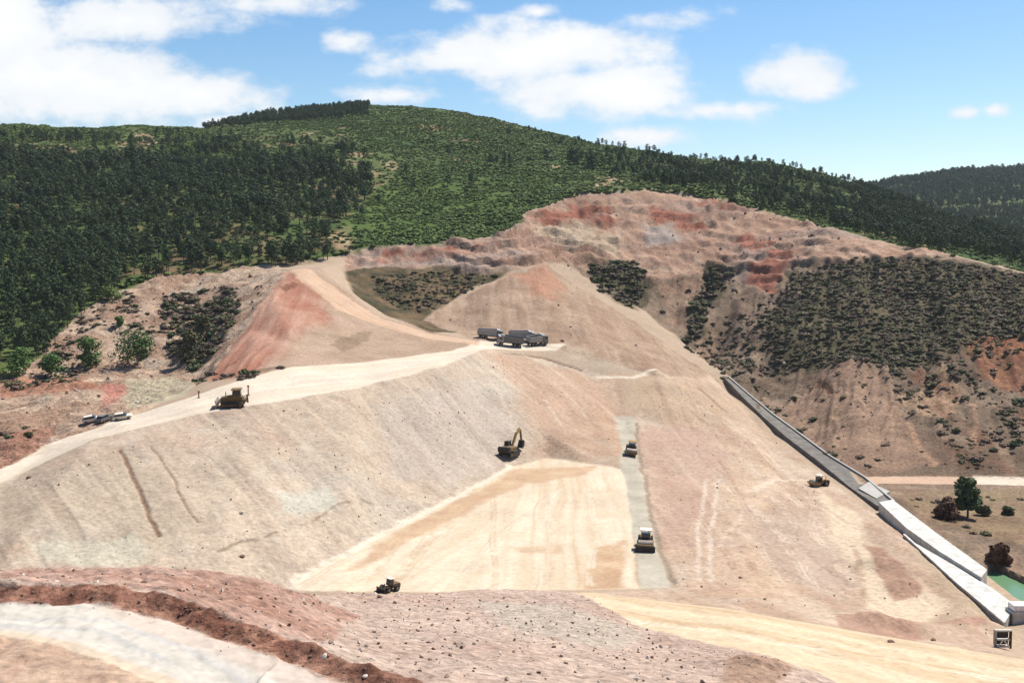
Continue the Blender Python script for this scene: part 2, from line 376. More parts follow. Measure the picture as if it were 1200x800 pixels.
# --- red mound and the bank under it
zm = zone([(240, 446), (290, 382), (318, 342), (335, 318), (372, 314), (400, 335), (440, 368), (500, 388), (560, 400), (530, 413), (430, 425), (345, 431), (290, 443)], warp=3, soft=2)
sm = along((340, 325), (262, 440), 30, 2.2, 40)
paint(zm, col(206, 176, 150), col(190, 160, 132), wl=6, s=41, grain=.6)
zred = zone([(240, 446), (286, 382), (310, 345), (330, 318), (352, 320), (376, 348), (382, 372), (350, 392), (322, 424), (300, 440)], warp=10, soft=11, step=10)
zred = np.minimum(zred, zm)
paint(zred * .9, col(186, 120, 94), col(212, 164, 138), n=sm * .8 + fbm(XF, YF, 9, 4, 43) * .6, con=1.1, grain=.6)
stroke([(262, 432), (290, 415), (315, 402)], 1.2, col(120, 92, 70), .6, step=6, brk=.1); stroke([(335, 338), (345, 332)], 2.5, col(130, 80, 60), .7, step=4); stroke([(250, 446), (300, 437), (330, 430)], 2.2, col(116, 96, 72), .6, step=6, brk=.1)
paint(zone([(385, 405), (410, 392), (438, 388), (430, 400), (402, 412)], warp=5, soft=2, step=5) * .6, col(150, 126, 100))
# --- hollow and tan cone
zh = zone([(405, 318), (430, 316), (500, 312), (560, 318), (600, 316), (560, 335), (500, 372), (540, 390), (500, 388), (450, 368), (410, 340)], warp=4, soft=3)
paint(zh, col(134, 110, 80), col(84, 78, 52), wl=4, s=50, con=1.3, grain=.8)
zc_ = zone([(495, 374), (540, 350), (590, 324), (640, 310), (700, 350), (780, 402), (840, 445), (800, 450), (740, 432), (660, 410), (600, 402), (560, 400)], warp=3, soft=2)
sc_ = along((640, 315), (660, 390), 30, 3, 52)
paint(zc_, col(204, 174, 146), col(176, 144, 118), n=sc_ * .7 + fbm(XF, YF, 8, 4, 53) * .6, con=1.0, grain=.6)
paint(zc_ * sstep(.1, .6, fbm(XF, YF, 3, 4, 54)) * .4, col(156, 120, 92))
paint(zone([(600, 320), (640, 312), (665, 335), (650, 350), (620, 345)], warp=8, soft=7, step=9) * .7, col(204, 144, 112))
# --- the embankment
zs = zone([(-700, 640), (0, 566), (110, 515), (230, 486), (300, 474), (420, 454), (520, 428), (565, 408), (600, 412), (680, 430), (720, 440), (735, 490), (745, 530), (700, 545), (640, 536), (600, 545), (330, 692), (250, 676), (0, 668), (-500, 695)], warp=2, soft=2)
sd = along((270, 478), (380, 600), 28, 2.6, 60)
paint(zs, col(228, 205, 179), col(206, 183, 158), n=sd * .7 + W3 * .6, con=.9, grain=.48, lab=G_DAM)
paint(zs * sstep(.0, .6, sd * .7 + fbm(XF, YF, 7, 4, 57) * .6) * .4, col(184, 164, 146)); paint(zs * sstep(.1, .6, fbm(XF, YF, 3, 4, 58)) * .35, col(232, 216, 196)); paint(zs * sstep(.15, .6, fbm(XF, YF, 3.4, 4, 59)) * .4, col(176, 154, 134))
paint(zone([(430, 470), (560, 440), (610, 500), (590, 540), (520, 575), (450, 560)], warp=14, soft=14) * .6, col(212, 198, 182), col(198, 182, 164), n=sd, con=.8)
paint(zone([(0, 575), (150, 530), (240, 620), (200, 650), (0, 640)], warp=14, soft=14) * .5, col(214, 194, 166), col(196, 176, 150), n=sd, con=.8)
paint(zs * sstep(.1, .7, fbm(XF, YF, 22, 5, 61)) * .7, col(206, 194, 176))
paint(zs * sstep(.2, .8, fbm(XF, YF, 15, 5, 62)) * .5, col(214, 176, 150))
paint(zone([(325, 575), (390, 570), (400, 590), (350, 605), (330, 600)], warp=6, soft=5) * .8, col(218, 212, 192))
paint(zone([(40, 640), (160, 630), (175, 655), (60, 660)], warp=8, soft=6) * .7, col(224, 216, 190))
paint(zone([(570, 415), (680, 432), (720, 442), (735, 490), (740, 530), (690, 540), (620, 500), (600, 450)], warp=10, soft=10) * .8, col(224, 190, 158), col(202, 160, 130), n=along((600, 420), (700, 520), 25, 2.5, 63), con=.9)
paint(zone([(640, 500), (725, 485), (735, 540), (690, 548), (620, 530)], warp=10, soft=9) * .7, col(196, 158, 128), col(216, 184, 152), wl=4, s=64)
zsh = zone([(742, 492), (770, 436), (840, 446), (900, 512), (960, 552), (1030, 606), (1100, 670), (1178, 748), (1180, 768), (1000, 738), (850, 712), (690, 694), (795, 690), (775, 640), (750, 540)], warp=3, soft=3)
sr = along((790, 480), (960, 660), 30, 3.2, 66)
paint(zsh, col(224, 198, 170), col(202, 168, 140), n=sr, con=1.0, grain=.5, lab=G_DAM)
paint(zsh * sstep(.1, .6, fbm(XF, YF, 3, 4, 68)) * .4, col(186, 154, 134)); paint(zsh * sstep(.1, .6, fbm(XF, YF, 5, 4, 69)) * .35, col(238, 216, 192))
paint(zsh * sstep(.05, .7, fbm(XF, YF, 18, 5, 67)) * .7, col(226, 202, 178))
paint(zone([(750, 500), (830, 495), (850, 540), (810, 640), (780, 650)], warp=9, soft=9) * .6, col(206, 168, 146))
paint(zone([(960, 575), (1000, 600), (1020, 640), (1060, 690), (1110, 710), (1090, 735), (1020, 715), (1000, 660), (970, 620)], warp=6, soft=5) * .85, col(244, 218, 184))
paint(zone([(1012, 640), (1032, 646), (1065, 680), (1082, 700), (1052, 706), (1035, 690)], warp=4, soft=3, step=8) * .8, col(180, 136, 112))
paint(zone([(975, 722), (1045, 730), (1085, 750), (1040, 752), (990, 742)], warp=5, soft=3, step=8) * .8, col(190, 148, 124))
paint(zone([(1085, 732), (1150, 728), (1165, 740), (1100, 740)], warp=4, soft=3, step=8) * .7, col(188, 140, 118))
for p, c0, c1, st in (([(745, 440), (840, 450), (870, 490), (800, 500), (745, 490)], (196, 168, 136), (214, 184, 150), .7), ([(850, 520), (920, 560), (900, 600), (850, 590)], (236, 206, 172), (216, 184, 152), .7), ([(870, 600), (950, 600), (1000, 690), (960, 700), (900, 660)], (214, 190, 168), (198, 172, 152), .6), ([(800, 640), (880, 640), (950, 700), (870, 700), (800, 690)], (206, 168, 140), (226, 194, 160), .6), ([(660, 402), (740, 425), (745, 440), (700, 436), (640, 412)], (206, 188, 164), (190, 166, 140), .6), ([(1090, 655), (1140, 700), (1160, 730), (1120, 730), (1090, 690), (1060, 650)], (206, 184, 152), (186, 160, 130), .7)):
    paint(zone(p, warp=12, soft=9, step=10) * st, col(*c0), col(*c1), wl=5, s=140)
# platform
zp = zone([(330, 692), (400, 650), (470, 613), (540, 578), (600, 546), (640, 536), (690, 544), (732, 551), (740, 600), (748, 690), (600, 692), (470, 694)], warp=3, soft=2)
pa = along((345, 685), (560, 575), 30, 1.6, 70); pb = along((690, 680), (680, 560), 30, 1.3, 71)
mix = sstep(520, 640, 600 + F * XF / YF)
paint(zp, col(250, 230, 200), col(228, 196, 158), n=(pa * (1 - mix) + pb * mix) * .8 - .35 + W3 * .5, con=1.0, grain=.15, lab=G_DAM)
for p, st in (([(470, 620), (560, 575), (610, 548), (700, 548), (690, 556), (620, 566), (560, 592), (490, 630), (420, 665), (400, 668)], .75), ([(700, 640), (730, 632), (738, 660), (732, 690), (680, 690), (695, 665)], .8), ([(598, 640), (660, 636), (662, 648), (610, 646)], .5)):
    paint(zone(p, warp=7, soft=5, step=10) * st, col(226, 188, 146), col(206, 160, 120), wl=3, s=72)
stroke([(332, 691), (400, 651), (470, 614), (540, 579), (600, 546)], 1.6, col(255, 240, 215), .7)
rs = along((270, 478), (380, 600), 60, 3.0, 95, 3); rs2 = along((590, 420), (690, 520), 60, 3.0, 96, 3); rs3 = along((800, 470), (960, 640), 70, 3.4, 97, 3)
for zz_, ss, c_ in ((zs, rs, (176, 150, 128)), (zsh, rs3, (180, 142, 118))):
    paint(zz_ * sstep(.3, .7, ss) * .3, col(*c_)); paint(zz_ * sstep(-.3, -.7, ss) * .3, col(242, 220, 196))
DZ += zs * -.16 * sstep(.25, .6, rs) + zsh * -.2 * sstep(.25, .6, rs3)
pt = along((345, 685), (560, 575), 90, .9, 98, 2); pt2 = along((690, 680), (680, 560), 90, .9, 99, 2)
paint(zp * sstep(.35, .7, pt * (1 - mix) + pt2 * mix) * .5, col(214, 176, 136)); paint(zp * sstep(.1, .5, fbm(XF, YF, 6, 4, 100)) * .35, col(236, 206, 170))
# clay strip
zk = zone([(723, 488), (742, 488), (748, 540), (760, 600), (772, 650), (786, 690), (750, 690), (747, 650), (739, 600), (729, 545)], warp=3, soft=1.6, step=10)
paint(zk * .92, col(222, 212, 190), col(198, 188, 166), wl=4, s=75, grain=.1, lab=G_STRIP)
stroke([(745, 495), (751, 540), (763, 600), (775, 650), (788, 685)], .7, col(168, 150, 128), .8, dz=-.15)
stroke([(728, 485), (726, 450), (730, 438)], 1.6, col(206, 170, 140), .6)
stroke([(700, 441), (740, 443), (768, 434)], 1.6, col(250, 232, 205), .8, step=8)
# road network
zroad = zone([(-700, 640), (0, 566), (110, 514), (230, 486), (300, 474), (420, 454), (520, 428), (568, 409), (650, 411), (662, 404), (610, 400), (562, 399), (530, 411), (430, 424), (345, 430), (290, 442), (230, 463), (150, 489), (80, 511), (0, 548), (-500, 602)], warp=2, soft=1.6, step=12)
paint(zroad, col(252, 236, 212), col(240, 218, 190), n=along((100, 505), (400, 440), 40, 1.6, 80) , con=.8, grain=.12, lab=G_HAUL)
zrr = zone([(338, 318), (360, 314), (385, 332), (410, 352), (450, 374), (505, 391), (562, 400), (560, 404), (500, 397), (440, 380), (395, 362), (372, 345)], warp=3, soft=2, step=9)
paint(zrr, col(238, 204, 172), col(224, 182, 148), n=along((360, 320), (540, 398), 20, 1.2, 81), con=.8, grain=.2, lab=G_HAUL)
stroke([(405, 303), (500, 299), (590, 293), (640, 284)], 2.2, col(222, 176, 148), .55)
stroke([(590, 414), (640, 420), (682, 433)], 1.0, col(150, 110, 86), .8, dz=-.5, step=8)
# foreground
zf = zone(np.array([(-90, 47), (-25, 47), (-6, 45), (14, 48), (30, 55), (48, 62), (43, 95), (27, 103), (20, 112), (10, 124), (0, 126), (-8, 122), (-16, 110), (-19, 92), (-22, 82), (-24, 77), (-50, 74), (-95, 74)], float), warp=6, soft=4)
sf = along((380, 700), (640, 790), 18, 1.6, 84)
paint(zf, col(222, 196, 176), col(204, 172, 152), n=sf * .6 + fbm(XF, YF, 6, 5, 85) * .7, con=.9, grain=1.0)
paint(zone([(560, 705), (640, 705), (700, 720), (760, 745), (720, 760), (600, 735)], warp=10, soft=9) * .6, col(206, 194, 174))
paint(zone([(850, 780), (890, 770), (930, 790), (900, 815), (840, 815)], warp=6, soft=4) * .7, col(178, 140, 112))
zb = zone([(-400, 668), (0, 668), (100, 663), (200, 663), (300, 678), (350, 692), (420, 720), (380, 755), (330, 742), (250, 712), (180, 692), (100, 682), (0, 678)], warp=5, soft=4)
paint(zb * .8, col(212, 172, 152), col(180, 130, 108), wl=5, s=86, con=1.2, grain=1.0)
zbl = zone([(-400, 665), (0, 680), (100, 684), (180, 694), (250, 713), (330, 743), (430, 779), (520, 810), (470, 815), (420, 803), (330, 772), (260, 747), (200, 724), (100, 708), (0, 703), (-400, 690)], warp=4, soft=2, step=9)
paint(zbl * .9, col(148, 92, 70), col(200, 142, 114), wl=1.3, s=87, con=1.9, grain=1.4)
paint(zone([(100, 700), (200, 716), (260, 738), (330, 762), (420, 796), (430, 812), (330, 785), (250, 760), (190, 735), (100, 715)], warp=9, soft=5, step=9) * .6 * sstep(-.3, .3, fbm(XF, YF, 1.2, 4, 93)), col(200, 150, 122))
zg = zone([(-400, 692), (0, 704), (100, 708), (200, 726), (260, 750), (330, 774), (400, 805), (330, 850), (250, 820), (200, 800), (130, 775), (60, 755), (0, 745), (-400, 716)], warp=3, soft=3, step=10)
paint(zg, col(241, 231, 214), col(230, 219, 203), n=along((30, 725), (280, 790), 14, .7, 88), con=.7, grain=.12, lab=G_GRAVEL)
paint(zone([(-200, 730), (0, 738), (60, 748), (130, 766), (200, 790), (260, 815), (200, 812), (130, 780), (60, 760), (0, 750), (-200, 738)], warp=4, soft=4, step=10) * .8, col(240, 214, 182))
paint(zone([(100, 706), (200, 724), (260, 748), (330, 772), (400, 803), (340, 800), (240, 760), (150, 735)], warp=4, soft=4) * .6, col(232, 206, 186))
zsd = zone([(-200, 735), (0, 747), (60, 757), (130, 777), (200, 803), (250, 850), (-100, 850)], warp=5, soft=5)
paint(zsd * .8, col(228, 196, 164), col(200, 160, 132), wl=2, s=89, grain=.6)
zrm = zone([(672, 695), (700, 695), (850, 713), (1000, 739), (1180, 769), (1500, 816), (1400, 900), (1100, 850), (990, 802), (900, 769), (760, 738), (700, 706)], warp=3, soft=3)
paint(zrm, col(250, 228, 192), col(228, 196, 156), n=along((760, 720), (1100, 785), 40, 1.3, 90), con=.8, grain=.15, lab=G_RAMP)
stroke([(720, 715), (850, 738), (1000, 765), (1150, 790)], .9, col(216, 178, 138), .6)
# road on the right valley side
zvr = zone([(1012, 558), (1100, 558), (1200, 561), (1500, 566), (1500, 574), (1200, 568), (1100, 567), (1020, 566)], warp=.8, soft=1.2, step=10)
paint(zvr, col(228, 190, 160), grain=.2, lab=G_VROAD)
paint(zone([(1140, 557), (1200, 559), (1500, 564), (1500, 574), (1200, 569), (1140, 567)], warp=.8, soft=1, step=10) * .8, col(255, 235, 210))
# tracks, rills, cracks
dk = col(150, 112, 86)
stroke([(142, 528), (150, 548), (160, 568), (166, 582), (172, 590), (176, 610), (180, 616), (186, 628)], .6, dk, .8, dz=-.25, step=5)
stroke([(178, 524), (192, 545), (206, 570), (220, 595), (230, 612)], .35, dk, .6, dz=-.15, step=6)
stroke([(400, 466), (424, 485), (440, 500)], .5, col(176, 150, 128), .6, step=6)
stroke([(436, 468), (462, 488)], .5, col(180, 155, 130), .5, step=6)
stroke([(300, 633), (320, 626), (370, 608), (395, 590), (425, 585), (438, 592)], .5, col(150, 130, 108), .7, step=6, brk=.1)
stroke([(255, 645), (285, 634), (300, 630)], .5, col(150, 130, 108), .7, step=6)
for x0 in (822, 836):
    stroke([(x0 + 6, 560), (x0, 600), (x0 - 6, 650), (x0 - 4, 680)], .7, col(240, 218, 196), .7, step=10)
stroke([(880, 575), (910, 562), (945, 562)], 1.6, col(250, 226, 198), .7, step=8)
stroke([(900, 580), (870, 600), (840, 640)], .8, col(236, 206, 180), .6)
for i, (x0, y0, x1, y1) in enumerate(((780, 455, 870, 545), (820, 475, 930, 560), (860, 500, 900, 540), (810, 500, 880, 600), (870, 540, 1000, 650), (930, 600, 1010, 700), (1000, 640, 1012, 700), (985, 640, 1000, 690), (600, 430, 660, 500), (640, 440, 700, 500), (620, 425, 690, 490), (560, 430, 600, 490))):
    stroke([(x0, y0), ((x0 + x1) / 2 + 3, (y0 + y1) / 2 - 4), (x1, y1)], .8, col(240, 214, 186) if i % 3 else col(184, 146, 120), .55, step=12, brk=.2)
stroke([(820, 455), (838, 470), (850, 482)], 1.2, col(160, 124, 100), .7, dz=-.4, step=6)
stroke([(958, 449), (978, 460)], 1.6, col(110, 72, 50), .8, dz=-.8, step=5)
stroke([(980, 455), (1010, 468), (1050, 485)], .8, col(206, 170, 140), .6, step=8)
for p in ([(1065, 490), (1075, 520), (1095, 545)], [(1140, 470), (1140, 520)], [(1090, 450), (1115, 480)]):
    stroke(p, 1.4, col(206, 164, 128), .6, step=8)
for p in ([(20, 724), (120, 728), (220, 758), (300, 800)], [(0, 732), (110, 740), (200, 775)]):
    stroke(p, .5, col(214, 210, 206), .6)

_d = polydist(XF, YF, ground([(1160, 742), (1110, 694), (1050, 634), (1015, 602), (985, 578), (940, 546), (900, 514), (870, 484)], 8, False), False); DZ += 1.15 * np.exp(-(_d / 4.5) ** 2) * (1 - .95 * sstep(165, 188, YF))
_r = random.Random(3)
for i in range(7):
    o = _r.uniform(-9, 9)
    for q in (0, 2.2): stroke([(40, 533 + o + q), (150, 499 + o + q), (250, 471 + o * .9 + q), (350, 447 + o * .8 + q), (450, 437 + o * .6 + q), (545, 413 + o * .4 + q)], .5, col(222, 194, 162) if i % 2 else col(255, 244, 226), .5, step=16, brk=.1)
for i in range(9):
    x0 = _r.uniform(380, 690); 
    for q in (0, 5): stroke([(x0 + q, 686), (x0 + (600 - x0) * -.1 + 60 * (x0 < 560) + q, 630), (x0 + (x0 < 560) * 130 + q * .8, 572)], .45, col(214, 178, 140) if i % 3 else col(255, 244, 222), .45, step=16, brk=.15)
for i in range(6):
    o = _r.uniform(-8, 10)
    for q in (0, 3): stroke([(740, 722 + o + q), (860, 740 + o + q), (1000, 763 + o + q), (1180, 792 + o + q)], .4, col(216, 180, 140) if i % 2 else col(255, 242, 216), .5, step=16, brk=.1)
for i in range(14):
    x0 = _r.uniform(790, 900); y0 = _r.uniform(470, 600); d_ = _r.uniform(.6, 1.3)
    for q in (0, 5): stroke([(x0 + q, y0), (x0 + 40 * d_ + q, y0 + 40 * d_), (x0 + 70 * d_ + q, y0 + 90 * d_)], .4, col(186, 148, 122) if i % 2 else col(242, 220, 196), .5, step=14, brk=.1)
# --- relief: gullies on the hill, humps, rubble
far_amp = zhill * sstep(0, .9, zhill)
DZ += far_amp * (fbm(XF, YF, 70, 5, 201) * 5.0 * sstep(400, 520, YF) + fbm(XF, YF, 14, 4, 202) * 1.0)
gul = fbm(XF, YF * .45, 26, 4, 203)
DZ += zr * (fbm(XF, YF, 20, 5, 204) * 2.0 + gul * 1.6) * sstep(236, 275, YF)
_f = (ZZ.ravel() + fbm(XF, YF, 25, 4, 220) * 5 + fbm(XF, YF, 5, 3, 221) * 1.2) / 4.6; _f = _f - np.floor(_f)
DZ += zq * ((sstep(.0, .22, _f) - _f - .1) * 3.0 * sstep(-.3, .3, fbm(XF, YF, 20, 3, 222) + .1) + fbm(XF, YF, 7, 4, 206) * 1.1 - np.abs(fbm(XF, YF * .7, 6, 4, 240)) * 1.6 + fbm(XF, YF, 2.6, 3, 207) * .45)
rg1 = along((960, 320), (930, 460), 60, 11, 223); rg2_ = along((960, 320), (930, 460), 25, 4, 224)
DZ += zr * sstep(236, 275, YF) * (-np.abs(rg1) * 4.0 - np.abs(rg2_) * 1.3 + fbm(XF, YF, 3, 3, 225) * .6)
DZ += zl * (fbm(XF, YF, 12, 5, 208) * 1.8 + fbm(XF, YF, 2.5, 3, 226) * .6)
DZ += zh * fbm(XF, YF, 12, 4, 209) * 1.6
DZ += zred * sm * .5 + zc_ * (sc_ * .5 + fbm(XF, YF, 4, 4, 230) * .3) + zs * (sd * .16 + fbm(XF, YF, 9, 4, 210) * .3 + fbm(XF, YF, 1.6, 3, 227) * .1) + zsh * (sr * .2 + fbm(XF, YF, 8, 4, 211) * .3 + fbm(XF, YF, 1.6, 3, 228) * .1) + zp * .07 * pa
DZ += zf * (fbm(XF, YF, 5, 4, 212) * .25 + fbm(XF, YF, .9, 3, 213) * .12)
DZ += zb * (fbm(XF, YF, 4, 4, 214) * .35 + fbm(XF, YF, 1.0, 3, 215) * .2)
DZ += zbl * (fbm(XF, YF, 1.4, 4, 216) * .4) + zone([(-400, 660), (0, 672), (100, 676), (180, 686), (250, 704), (330, 733), (430, 769), (520, 800), (500, 812), (330, 760), (200, 710), (100, 695), (0, 690), (-400, 680)], warp=3, soft=4, step=10) * (fbm(XF, YF, 3.2, 4, 229) * .28)
DZ += zg * fbm(XF, YF, 3, 3, 217) * .04 + zsd * fbm(XF, YF, 1.5, 3, 218) * .08
def hump(px, py, r, h, el=1.0):
    c = cast(px, py); dx = (XF - c[0]) / el + WX * r * .3; dy = YF - c[1] + WY * r * .3
    DZ[:] += h * np.exp(-(dx * dx + dy * dy) / (r * r)) * (1 + .25 * W2)
for h in ((1030, 665, 3.0, 1.3, 1.2), (1055, 690, 2.6, 1.2), (1050, 742, 2.6, 1.4, 2.2), (1015, 733, 2.2, .8, 2), (1120, 738, 2.2, .9, 2.2), (890, 782, 2.0, .8, 1.6), (640, 700, 3, .3, 2), (20, 530, 3, 1.5, 2), (60, 515, 3, 1.2), (110, 470, 4, 1.6), (412, 400, 2.4, .8, 2), (1165, 745, 2, .7), (480, 705, 3, .5, 3), (40, 480, 4, 1.5, 2), (140, 500, 2, .6)):
    hump(*h)
POND = [(1152, 678), (1165, 668), (1200, 684), (1300, 715), (1420, 750), (1420, 830), (1300, 770), (1190, 707)]
DZ += -2.6 * zone(np.array([atp for atp in [(lambda a: (a[0] * (-5.0 - CAMZ) / a[2], a[1] * (-5.0 - CAMZ) / a[2]))(ray(*q)) for q in POND]]), warp=2, soft=2)
ZZ = ZZ + DZ.reshape(ZZ.shape)

# ------------------------------------------------------------------ materials
def mat(name, c, rough=.9, metal=0.0, var=0.0, scale=4.0, spec=.3, c2=None, bump=0.0):
    m = bpy.data.materials.new(name); m.use_nodes = True; nt = m.node_tree
    b = nt.nodes['Principled BSDF']; b.inputs['Roughness'].default_value = rough; b.inputs['Metallic'].default_value = metal
    b.inputs['Specular IOR Level'].default_value = spec
    tc = nt.nodes.new('ShaderNodeTexCoord'); n = nt.nodes.new('ShaderNodeTexNoise'); n.inputs['Scale'].default_value = scale; n.inputs['Detail'].default_value = 6
    nt.links.new(tc.outputs['Object'], n.inputs['Vector'])
    r = nt.nodes.new('ShaderNodeValToRGB'); r.color_ramp.elements[0].position = .35; r.color_ramp.elements[1].position = .7
    a = np.array(c); bb = np.array(c2) if c2 is not None else a * (1 - var)
    r.color_ramp.elements[0].color = (*bb, 1); r.color_ramp.elements[1].color = (*a, 1)
    nt.links.new(n.outputs['Fac'], r.inputs['Fac']); nt.links.new(r.outputs['Color'], b.inputs['Base Color'])
    if bump:
        bp = nt.nodes.new('ShaderNodeBump'); bp.inputs['Strength'].default_value = bump; bp.inputs['Distance'].default_value = .05
        nt.links.new(n.outputs['Fac'], bp.inputs['Height']); nt.links.new(bp.outputs['Normal'], b.inputs['Normal'])
    return m
def ground_mat():
    m = bpy.data.materials.new('soil'); m.use_nodes = True; nt = m.node_tree; N = nt.nodes.new; K = nt.links.new
    b = nt.nodes['Principled BSDF']; b.inputs['Roughness'].default_value = .95; b.inputs['Specular IOR Level'].default_value = .1
    at_ = N('ShaderNodeAttribute'); at_.attribute_name = 'soil'
    gr = N('ShaderNodeAttribute'); gr.attribute_name = 'grain'
    tc = N('ShaderNodeTexCoord')
    n1 = N('ShaderNodeTexNoise'); n1.inputs['Scale'].default_value = 1.5; n1.inputs['Detail'].default_value = 9; n1.inputs['Roughness'].default_value = .68
    n2 = N('ShaderNodeTexVoronoi'); n2.inputs['Scale'].default_value = 1.7; n2.feature = 'F1'
    n3 = N('ShaderNodeTexNoise'); n3.inputs['Scale'].default_value = .13; n3.inputs['Detail'].default_value = 6
    for n in (n1, n2, n3): K(tc.outputs['Object'], n.inputs['Vector'])
    def math_(op, x, y):
        q = N('ShaderNodeMath'); q.operation = op
        for i, v in enumerate((x, y)):
            if isinstance(v, (int, float)): q.inputs[i].default_value = v
            else: K(v, q.inputs[i])
        return q.outputs[0]
    g = gr.outputs['Fac']
    v = math_('SUBTRACT', n1.outputs['Fac'], .5)
    v = math_('MULTIPLY', v, math_('ADD', math_('MULTIPLY', g, 1.7), .5))
    stone = N('ShaderNodeSeparateColor'); K(n2.outputs['Color'], stone.inputs[0])
    sv = math_('MULTIPLY', math_('SUBTRACT', stone.outputs[0], .5), math_('MULTIPLY', g, .34))
    v3 = math_('MULTIPLY', math_('SUBTRACT', n3.outputs['Fac'], .5), .35)
    f = math_('ADD', math_('ADD', math_('ADD', v, sv), v3), 1.0)
    vm = N('ShaderNodeVectorMath'); vm.operation = 'SCALE'
    K(at_.outputs['Color'], vm.inputs[0]); K(f, vm.inputs['Scale']); K(vm.outputs[0], b.inputs['Base Color'])
    bp = N('ShaderNodeBump'); bp.inputs['Distance'].default_value = .35
    K(math_('MULTIPLY', g, .8), bp.inputs['Strength'])
    K(math_('ADD', n1.outputs['Fac'], math_('MULTIPLY', n2.outputs['Distance'], -.35)), bp.inputs['Height']); K(bp.outputs['Normal'], b.inputs['Normal'])
    return m
M_SOIL = ground_mat()

# ------------------------------------------------------------------ ground meshes, one per kind of ground
def build_ground():
    P = np.stack([XX, YY, ZZ], -1)
    du = np.gradient(P, axis=1); dv = np.gradient(P, axis=0)
    nrm = np.cross(du, dv); nrm /= np.linalg.norm(nrm, axis=-1, keepdims=True) + 1e-12
    Pf = P.reshape(-1, 3); Nf = nrm.reshape(-1, 3)
    LF = LAB.reshape(NR, NC)[:-1, :-1]
    idx = np.arange(NR * NC).reshape(NR, NC)
    Q = np.stack([idx[:-1, :-1], idx[:-1, 1:], idx[1:, 1:], idx[1:, :-1]], -1)
    info = {G_GROUND: ('ground', None), G_HILL: ('hills', None), G_DAM: ('embankment_ground', None), G_HAUL: ('haul_road', None), G_GRAVEL: ('gravel_road', None), G_RAMP: ('ramp_road', None), G_QUARRY: ('quarry_ground', None), G_VROAD: ('valley_road', None), G_STRIP: ('clay_path', None)}
    for lab, (name, _) in info.items():
        q = Q[LF == lab]
        if len(q) == 0: continue
        u, inv = np.unique(q, return_inverse=True); inv = inv.reshape(-1)
        me = bpy.data.meshes.new(name)
        me.vertices.add(len(u)); me.vertices.foreach_set('co', Pf[u].astype(np.float32).ravel())
        me.loops.add(len(inv)); me.loops.foreach_set('vertex_index', inv.astype(np.int32))
        me.polygons.add(len(q)); me.polygons.foreach_set('loop_start', np.arange(0, len(inv), 4, dtype=np.int32)); me.polygons.foreach_set('loop_total', np.full(len(q), 4, np.int32))
        me.update()
        a = me.attributes.new('soil', 'FLOAT_COLOR', 'POINT'); c4 = np.ones((len(u), 4), np.float32); c4[:, :3] = CC[u]; a.data.foreach_set('color', c4.ravel())
        a = me.attributes.new('grain', 'FLOAT', 'POINT'); a.data.foreach_set('value', GRAIN[u].astype(np.float32))
        me.polygons.foreach_set('use_smooth', np.ones(len(q), bool))
        me.normals_split_custom_set_from_vertices([tuple(v) for v in Nf[u]])
        me.materials.append(M_SOIL)
        o = bpy.data.objects.new(name, me); COL.objects.link(o); o['kind'] = 'structure'
build_ground()

